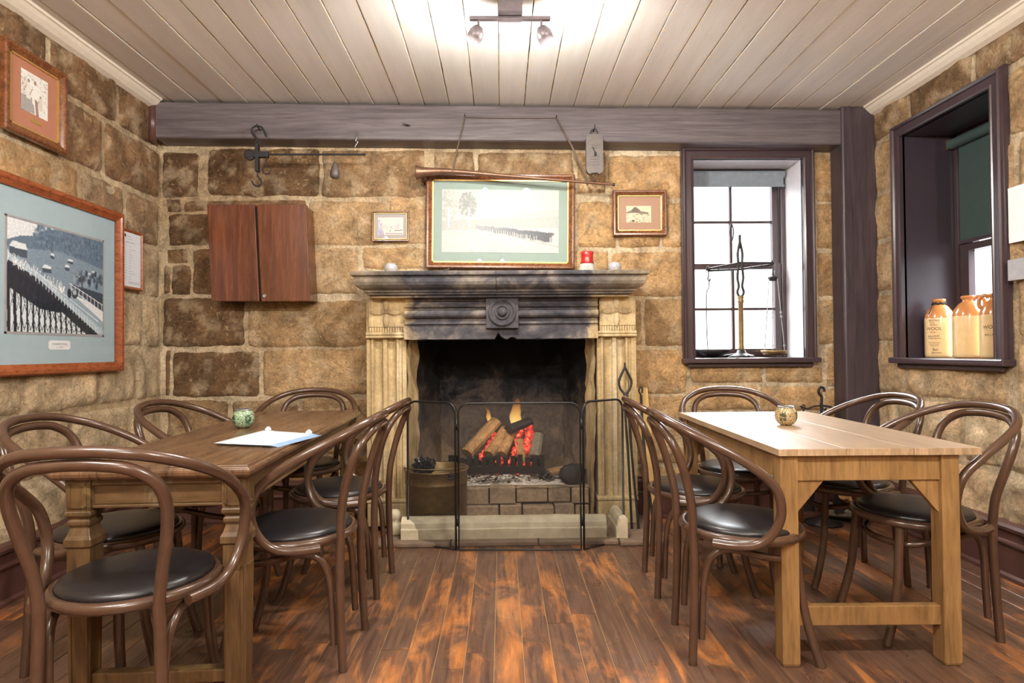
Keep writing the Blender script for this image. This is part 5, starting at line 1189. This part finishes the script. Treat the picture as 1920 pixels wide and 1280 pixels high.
for q in (0.33, 0.66):
    for E_ in (Lf, Rt): mb.tube([(lerp(E_[0],sx,q),sy,lerp(E_[1]+0.006,1.70,q)),(lerp(E_[0],sx,q),sy,lerp(E_[1]-0.006,1.655,q))],0.004,6)
for E_ in (Lf, Rt): mb.lathe([(0,0),(0.014,0.0),(0.01,0.015),(0.003,0.03),(0,0.034)],(E_[0],sy,E_[1]-0.005),12)
mb.build('beam', MT['iron'], BS)
mb = MB(); mb.tube(spline([(1.422,sy,1.65),(1.424,sy,1.61),(1.418,sy,1.59),(1.43,sy,1.575),(1.434,sy,1.595)],5),0.004,8); mb.tube(spline([(1.428,sy,1.58),(1.424,sy,1.53),(1.41,sy,1.50),(1.406,sy,1.40),(1.408,sy,1.2),(1.414,sy,1.085)],6),0.003,6); mb.build('hook_wire', MT['iron'], BS)
PN = MB(); px_, py_ = 1.868, 4.10
PN.lathe([(0.0,1.572),(0.022,1.574),(0.034,1.592),(0.034,1.598),(0.02,1.606),(0.008,1.618),(0.004,1.66)], (px_,py_,0), 20); PN.build('pan_cap', MT['iron'], BS)
mb = MB()
for k in range(3):
    a = k*2*PI/3+PI/2-0.3; ca, sa = math.cos(a), math.sin(a)
    A = Vector((px_+0.03*ca, py_+0.03*sa, 1.592)); B = Vector((px_+0.072*ca, py_+0.072*sa, 1.10)); mb.tube([A, B], 0.0028, 6)
    for q in (0.48, 0.54, 0.94): mb.lathe([(0.007,-0.002),(0.009,0),(0.007,0.002),(0.005,0),(0.007,-0.002)], A.lerp(B, q), 12, M=Mr, cap=False)
mb.build('suspension', MT['steel'], BS)
mb = MB(); mb.lathe([(0.0,1.062),(0.07,1.066),(0.082,1.085),(0.084,1.098),(0.08,1.098),(0.074,1.078),(0.0,1.07)], (px_,py_,0), 32); mb.build('weighing_pan', MT['brassold'], BS)
mb = MB(); mb.lathe([(0.0,1.053),(0.03,1.053),(0.085,1.075),(0.115,1.105),(0.112,1.107),(0.083,1.08),(0.03,1.06),(0,1.06)], (1.452,4.10,0), 36); o = mb.build('scale_pan', MT['iron'], loc=(1.452,4.1,1.05)); tag(o, 'loose dark dished scale pan on the back window ledge, left of the balance column', 'pan')

def jug(x, y, r, h, handle_a, label, letters=None, tie=False):
    z0 = 1.051; t = thing('stoneware_jug', label, 'jug', (x, y, z0), 'stoneware jugs on the window ledge')
    k = h/0.33; zb = z0+0.225*k
    mb = MB(); mb.lathe([(r*0.93,z0),(r*0.99,z0+0.006),(r,z0+0.02),(r,zb-0.004),(r*0.985,zb+0.004)], (x,y,0), 40); b = mb.build('body', MT['jugcream'], t)
    mb = MB(); mb.lathe([(r*0.995,zb),(r*0.96,zb+0.018*k),(r*0.82,zb+0.042*k),(r*0.6,zb+0.066*k),(r*0.38,zb+0.08*k)], (x,y,0), 40, cap=False); mb.build('shoulder', MT['jugtan'], t)
    mb = MB(); mb.lathe([(r*0.38,zb+0.08*k),(r*0.35,zb+0.086*k),(r*0.36,zb+0.092*k),(r*0.46,zb+0.098*k),(r*0.47,zb+0.106*k),(r*0.42,zb+0.111*k),(r*0.28,zb+0.108*k),(r*0.26,zb+0.08*k)], (x,y,0), 28, cap=False); mb.build('neck', MT['jugtan'], t)
    if handle_a is not None:
        ca, sa = math.cos(handle_a), math.sin(handle_a)
        mb = MB(); mb.tube(spline([(x+r*0.36*ca,y+r*0.36*sa,zb+0.096*k),(x+r*0.7*ca,y+r*0.7*sa,zb+0.104*k),(x+r*0.98*ca,y+r*0.98*sa,zb+0.08*k),(x+r*0.95*ca,y+r*0.95*sa,zb+0.045*k),(x+r*0.75*ca,y+r*0.75*sa,zb+0.044*k)],6),0.010,10); mb.build('handle', MT['jugtan'], t)
    if tie:
        mb = MB(); mb.tube([(x+r*0.42*math.cos(a*PI/8),y+r*0.42*math.sin(a*PI/8),zb+0.084*k+0.003*math.sin(a*3)) for a in range(16)],0.006,8,True); mb.tube(spline([(x-r*0.4,y-0.01,zb+0.084*k),(x-r*0.75,y-0.02,zb+0.066*k),(x-r*1.0,y-0.02,zb+0.02*k)],5),0.0025,6); mb.build('neck_string', MT['string'], t)
    if letters:
        for (s, sz, z, da) in letters: text(s, sz, on_cyl(x, y, r+0.0008, da, z0+z), MT['ink'], b)
    return t
LT = [('BROTHERS', .012, .213, -.98), ('& CO', .009, .200, -1.1), ('GENERAL', .010, .188, -1.02), ('WOOL', .026, .166, -1.02), ('VILLA', .011, .145, -1.08), ('BALLAND', .014, .123, -1.04), ('STREET BRAND', .010, .110, -1.0),
      ('when empty return', .0085, .086, -1.0), ('this jar remains', .0085, .077, -1.0), ('our property', .0085, .068, -1.0), ('Ben', .020, .045, -0.92), ('Jamson', .017, .028, -0.85)]
jug(2.575, 3.495, 0.075, 0.335, None, 'cream jug with black lettering and string round its neck, deepest in the right window ledge', LT, True)
jug(2.575, 3.275, 0.0745, 0.335, -0.75, 'plain cream and tan jug with a loop handle, middle of the window ledge')
jug(2.575, 3.085, 0.0745, 0.33, 2.2, 'cream lettered jug mostly hidden behind the near side of the window frame', [('WOOL', .026, .16, -1.0), ('BALLAND', .014, .12, -1.0)])

# ------------------------------------------------------------------ tables
def rect_frame(cx, cy, a):
    c, s = math.cos(a), math.sin(a)
    return Matrix(((c,-s,0,cx),(s,c,0,cy),(0,0,1,0),(0,0,0,1)))
class LMB(MB):
    pass
RT = thing('dining_table', 'honey pine farm table with scrubbed pale top and corner brackets, on the right', 'table', (0, 0, 0))
w, l, zt = 0.706, 1.255, 0.76
def slab_outline(mb, x0, x1, y0, y1, z0, z1): mb.box(x0, x1, y0, y1, z0, z1)
mb = MB(); bw = w/3
for k in range(3): mb.box(-w/2+k*bw+0.0006, -w/2+(k+1)*bw-0.0006, -l/2+rnd.uniform(-.002,.002), l/2+rnd.uniform(-.002,.002), zt-0.024, zt)
mb.build('table_top', MT['ftop'], RT, bevel=0.0008)
lx0, lx1, ly0, ly1 = -w/2+0.012, w/2-0.068, -l/2+0.015, l/2-0.04
LG = 0.062
for x in (lx0, lx1-LG):
    for y in (ly0, ly1-LG):
        mb = MB(); mb.frustum(x+LG/2, y+LG/2, [(LG/2-0.004,LG/2-0.004,0.0),(LG/2,LG/2,0.012),(LG/2,LG/2,zt-0.026)]); mb.build('leg', MT['fleg'], RT, bevel=0.003)
mb = MB()
for y in (ly0+0.01, ly1-0.035): mb.box(lx0+LG, lx1-LG, y, y+0.025, 0.645, zt-0.026)
for x in (lx0+0.012, lx1-0.05): mb.box(x, x+0.025, ly0+LG, ly1-LG, 0.645, zt-0.026)
mb.build('apron', MT['fleg'], RT, bevel=0.002)
for y in (ly0+0.018, ly1-0.04):
    for xa, s in ((lx0+LG, 1), (lx1-LG, -1)):
        mb = MB(); mb.prism([(xa,0.644),(xa+s*0.098,0.644),(xa+s*0.01,0.54),(xa,0.53)], lambda p, t: (p[0], t, p[1]), y, y+0.022); mb.build('corner_bracket', MT['fleg'], RT, bevel=0.002)
for y in (ly0+0.015, ly1-0.045):
    mb = MB(); mb.box(lx0+LG, lx1-LG, y, y+0.03, 0.137, 0.205); mb.build('stretcher', MT['fleg'], RT, bevel=0.003)
RT.location = (1.323, 2.702, 0); RT.rotation_euler = (0,0,-0.018)

LTb = thing('dining_table', 'dark brown wooden table with moulded top edge and carved square legs, on the left', 'table', (0, 0, 0))
w, l, zt = 0.590, 1.74, 0.765
mb = MB(); mb.frustum(0, 0, [(w/2-0.02,l/2-0.02,zt-0.040),(w/2-0.008,l/2-0.008,zt-0.036),(w/2-0.002,l/2-0.002,zt-0.028),(w/2,l/2,zt-0.018),(w/2-0.002,l/2-0.002,zt-0.010),(w/2-0.010,l/2-0.010,zt-0.008),(w/2-0.012,l/2-0.012,zt)])
mb.build('table_top', MT['dtop'], LTb, bevel=0.0015)
hx, hy = w/2-0.062, l/2-0.07
for sx_ in (-1, 1):
    for sy_ in (-1, 1):
        x, y = sx_*hx, sy_*hy
        lv = [(0.027,0.027,0.0),(0.0345,0.0345,0.44),(0.0345,0.0345,0.515),(0.041,0.041,0.52),(0.041,0.041,0.541),(0.035,0.035,0.553),(0.028,0.028,0.576),(0.034,0.034,0.586),(0.034,0.034,0.596),(0.029,0.029,0.602),(0.038,0.038,0.614),(0.038,0.038,0.624),(0.0355,0.0355,0.628),(0.038,0.038,zt-0.04)]
        mb = MB(); mb.frustum(x, y, lv); lg = mb.build('leg', MT['dleg'], LTb, bevel=0.002)
        mb = MB()
        for fx, fy in ((1,0),(-1,0),(0,1),(0,-1)):
            d = 0.0357
            def P(u, v, h): return (x+fx*(d+h)+fy*u, y+fy*(d+h)+fx*u, v)
            for (a, b, c, e) in ((-0.026,0.026,0.638,0.644),(-0.026,0.026,0.708,0.714),(-0.026,-0.02,0.638,0.714),(0.02,0.026,0.638,0.714)):
                box_map(mb, P, a, b, c, e, -0.001, 0.004)
            def Q(u, v, h): return (x+fx*(0.027+0.0075*v/0.44+h)+fy*u, y+fy*(0.027+0.0075*v/0.44+h)+fx*u, v)
            for (a, b) in ((-0.028,-0.020),(0.020,0.028)): box_map(mb, Q, a, b, 0.05, 0.45, -0.001, 0.003)
            box_map(mb, Q, -0.026, 0.026, 0.44, 0.448, -0.001, 0.003)
        mb.build('panel_moulding', MT['dleg'], lg)
mb = MB()
for s in (-1, 1):
    for (z0, z1, o_) in ((0.634, 0.644, 0.007), (0.644, 0.705, 0.0), (0.705, zt-0.04, 0.010)):
        ya, yb = sorted((s*(hy+0.02+o_), s*(hy-0.005))); mb.box(-hx+0.036, hx-0.036, ya, yb, z0, z1)
        xa, xb = sorted((s*(hx+0.02+o_), s*(hx-0.005))); mb.box(xa, xb, -hy+0.036, hy-0.036, z0, z1)
mb.build('apron', m_wood('worn_apron', rgb(74,54,34), rgb(116,88,54), (3,3,12), 0.45, worn=rgb(140,138,120), wornlo=0.6), LTb, bevel=0.003)
mb = MB()
for s in (-1, 1):
    mb = MB(); mb.box(-hx+0.03, hx-0.03, s*hy-0.02, s*hy+0.02, 0.085, 0.125); mb.build('stretcher', MT['dleg'], LTb, bevel=0.004)
LTb.location = (-1.10, 2.72, 0); LTb.rotation_euler = (0,0,0.039)

# things on the tables
def votive(x, y, z, mat, label, petals):
    t = thing('mosaic_votive', label, 'candle holder', (x, y, z))
    prof = [(0.022,0.0),(0.034,0.008),(0.045,0.024),(0.0485,0.042),(0.046,0.06),(0.038,0.076),(0.034,0.082),(0.031,0.082),(0.036,0.07),(0.042,0.042),(0.03,0.012),(0.0,0.008)]
    def pat(p):
        a = math.atan2(p.y, p.x); k = abs(((a+PI/2+petals)*2/PI) % 1-0.5)*2   # darker leaf motifs round the bowl
        return (1.0 if (k > 0.62 and 0.012 < p.z < 0.064 and nz(p.x*160, p.y*160, p.z*160) > -0.15 and math.hypot(p.x, p.y) > 0.043) else 0.0, 0, 0, 1)
    rp = []
    for a, b in zip(prof, prof[1:]):
        for k in range(4): rp.append((lerp(a[0],b[0],k/4), lerp(a[1],b[1],k/4)))
    rp.append(prof[-1])
    mb = MB(); mb.lathe(rp, (x,y,z), 64, col=pat); mb.build('bowl', mat, t)
    mb = MB(); mb.lathe([(0.03,0.080),(0.036,0.081),(0.037,0.084),(0.034,0.087),(0.03,0.084)], (x,y,z), 32, cap=False); mb.build('rim', MT['steel'], t)
votive(-1.185, 2.79, 0.766, MT['mosg'], 'green and white mosaic candle bowl on the dark left table', 0.75)
votive(1.295, 2.73, 0.761, MT['mosr'], 'amber and cream mosaic candle bowl on the pale right table', 0.75)
mb = MB(); c4 = [(-1.075,2.27),(-0.845,2.205),(-0.775,2.50),(-1.03,2.63)]
MN = thing('menu_sheets', 'stack of loose white paper menus with pale blue edges on the left table', 'papers', (-0.93, 2.4, 0.766))
for k in range(6):
    z = 0.7665+k*0.0016; dx = (5-k)*0.006; mb = MB()
    q = [Vector((x+dx, y+0.3*dx, z)) for x, y in c4]; n = 8; vs = []
    for j in range(n+1):
        for i in range(n+1):
            p_ = q[0].lerp(q[1], i/n).lerp(q[3].lerp(q[2], i/n), j/n); p_.z += (0.004*max(0, nz(i*0.5, j*0.5, 5)) if k == 5 else 0); vs.append(p_)
    mb.add(vs, [(j*(n+1)+i, j*(n+1)+i+1, (j+1)*(n+1)+i+1, (j+1)*(n+1)+i) for j in range(n) for i in range(n)], 0, True)
    o = mb.build('sheet', MT['paper'] if k == 5 else MT['bluepaper'], MN); so = o.modifiers.new('thickness', 'SOLIDIFY'); so.thickness = 0.0012
for (x, y) in ((-1.0, 2.60), (-0.79, 2.485)):
    mb = MB(); mb.blob((x, y, 0.782), (0.014, 0.009, 0.007), 0.3, 3, 12, 8); mb.tube(spline([(x-0.01,y,0.782),(x-0.004,y+0.004,0.792),(x+0.006,y+0.002,0.790),(x+0.01,y,0.782)],4),0.0015,6); mb.build('clip', MT['paper'], MN)

# ------------------------------------------------------------------ bentwood chairs
def mirror(P): return [(-x, y, z) for x, y, z in reversed(P)]
def make_chair():
    t = thing('bentwood_armchair', '', 'chair', (0, 0, 0), 'bentwood armchairs')
    R = 0.0156
    mb = MB(); mb.lathe([(0.0,0.448),(0.19,0.452),(0.199,0.458),(0.201,0.466),(0.196,0.475),(0.182,0.482),(0.15,0.487),(0.09,0.490),(0.0,0.491)], (0,0.0,0), 56); mb.build('seat', MT['vinyl'], t)
    ring = [(0.2085*math.cos(a*PI/24), 0.2085*math.sin(a*PI/24), 0.447) for a in range(48)]
    mb = MB(); mb.tube(ring, 0.0165, 12, True); mb.build('seat_ring', MT['chair'], t)
    half = [(0.195,-0.150,0.438),(0.232,-0.08,0.440),(0.252,-0.01,0.456),(0.268,0.034,0.506),(0.280,0.050,0.575),(0.289,0.026,0.655),(0.289,-0.05,0.722),(0.274,-0.140,0.776),(0.233,-0.228,0.821),(0.155,-0.296,0.856),(0.075,-0.320,0.870)]
    P = half + [(0,-0.326,0.873)] + mirror(half)
    mb = MB(); mb.tube(spline(P, 7), R, 14); mb.build('arm_hoop', MT['chair'], t)
    ih = [(0.145,-0.208,0.45),(0.155,-0.213,0.54),(0.176,-0.234,0.645),(0.184,-0.260,0.73),(0.168,-0.287,0.790),(0.120,-0.310,0.826),(0.06,-0.318,0.838)]
    mb = MB(); mb.tube(spline(ih + [(0,-0.320,0.841)] + mirror(ih), 7), R, 14); mb.build('inner_hoop', MT['chair'], t)
    for s in (-1, 1):
        mb = MB(); mb.tube(spline([(s*0.145,-0.208,0.452),(s*0.147,-0.205,0.36),(s*0.153,-0.209,0.18),(s*0.158,-0.218,0.0)],6), [R]*12+[R*0.96]*7, 14); mb.build('leg', MT['chair'], t)
        mb = MB(); mb.tube(spline([(s*0.128,0.150,0.44),(s*0.132,0.158,0.34),(s*0.138,0.172,0.2),(s*0.147,0.203,0.07),(s*0.151,0.226,0.0)],6), R, 14); mb.build('leg', MT['chair'], t)
    br = [(0.144,-0.182,0.085),(0.142,-0.176,0.22),(0.148,-0.165,0.33),(0.158,-0.135,0.390),(0.168,-0.08,0.408),(0.170,0.0,0.392),(0.150,0.085,0.372),(0.10,0.135,0.360)]
    mb = MB(); mb.tube(spline(br + [(0,0.152,0.356)] + mirror(br), 7), 0.0125, 12); mb.build('stretcher', MT['chair'], t)
    return t
def copy_tree(o, parent=None):
    c = o.copy(); COL.objects.link(c)
    if parent is not None: c.parent = parent
    for ch in list(o.children): copy_tree(ch, c)
    return c
D = math.radians
CH = [(-1.07,1.80,96,'nearest bentwood chair, seen from behind at the near end of the dark table'),
      (-1.44,2.29,2,'bentwood chair by the left wall, below the large bridge photograph'),
      (-1.345,2.90,-3,'bentwood chair in the left back corner, hoop showing below the framed notice'),
      (-0.775,2.285,179,'nearer bentwood chair on the fireplace side of the dark left table'),
      (-0.78,2.90,178,'further bentwood chair on the fireplace side of the dark left table'),
      (-1.15,3.50,274,'bentwood chair at the far end of the dark left table, under the cabinet'),
      (0.895,2.265,-5,'nearer bentwood chair on the fireplace side of the pale right table'),
      (0.915,2.845,-3,'further bentwood chair on the fireplace side of the pale right table'),
      (1.645,2.40,183,'nearer bentwood chair by the right wall, seen through the pale table legs'),
      (1.66,2.94,182,'further bentwood chair by the right wall, below the ledge of jugs'),
      (1.285,3.27,262,'bentwood chair at the far end of the pale table, below the bright back window')]
CH0 = make_chair()
for i, (x, y, a, lab) in enumerate(CH):
    o = CH0 if i == 0 else copy_tree(CH0)
    o.location = (x, y, 0.0); o.rotation_euler = (0, 0, D(a-90)); o['label'] = lab

# ------------------------------------------------------------------ daylight, world, view
wd = bpy.data.worlds.new('world'); S.world = wd; wd.use_nodes = True
bg = wd.node_tree.nodes['Background']; bg.inputs[0].default_value = (0.94, 0.975, 1.0, 1)
wn = wd.node_tree.nodes; wl = wd.node_tree.links          # overcast sky: pale at the horizon, far brighter overhead
tc = wn.new('ShaderNodeTexCoord'); sx3 = wn.new('ShaderNodeSeparateXYZ'); mr = wn.new('ShaderNodeMapRange'); mr.interpolation_type = 'SMOOTHSTEP'
wl.new(tc.outputs['Generated'], sx3.inputs[0]); wl.new(sx3.outputs[2], mr.inputs[0])
for k, v in ((1, 0.24), (2, 0.55), (3, 2.6), (4, 42.0)): mr.inputs[k].default_value = v
wl.new(mr.outputs[0], bg.inputs[1])
S.view_settings.view_transform = 'Standard'; S.view_settings.look = 'None'; S.view_settings.exposure = 0.12; S.view_settings.gamma = 1.0; S.view_settings.use_curve_mapping = False
S.cycles.use_denoising = True
S.cycles.max_bounces = 8; S.cycles.diffuse_bounces = 4; S.cycles.glossy_bounces = 3; S.cycles.transparent_max_bounces = 10
S.cycles.caustics_reflective = False; S.cycles.caustics_refractive = False; S.cycles.sample_clamp_indirect = 6.0
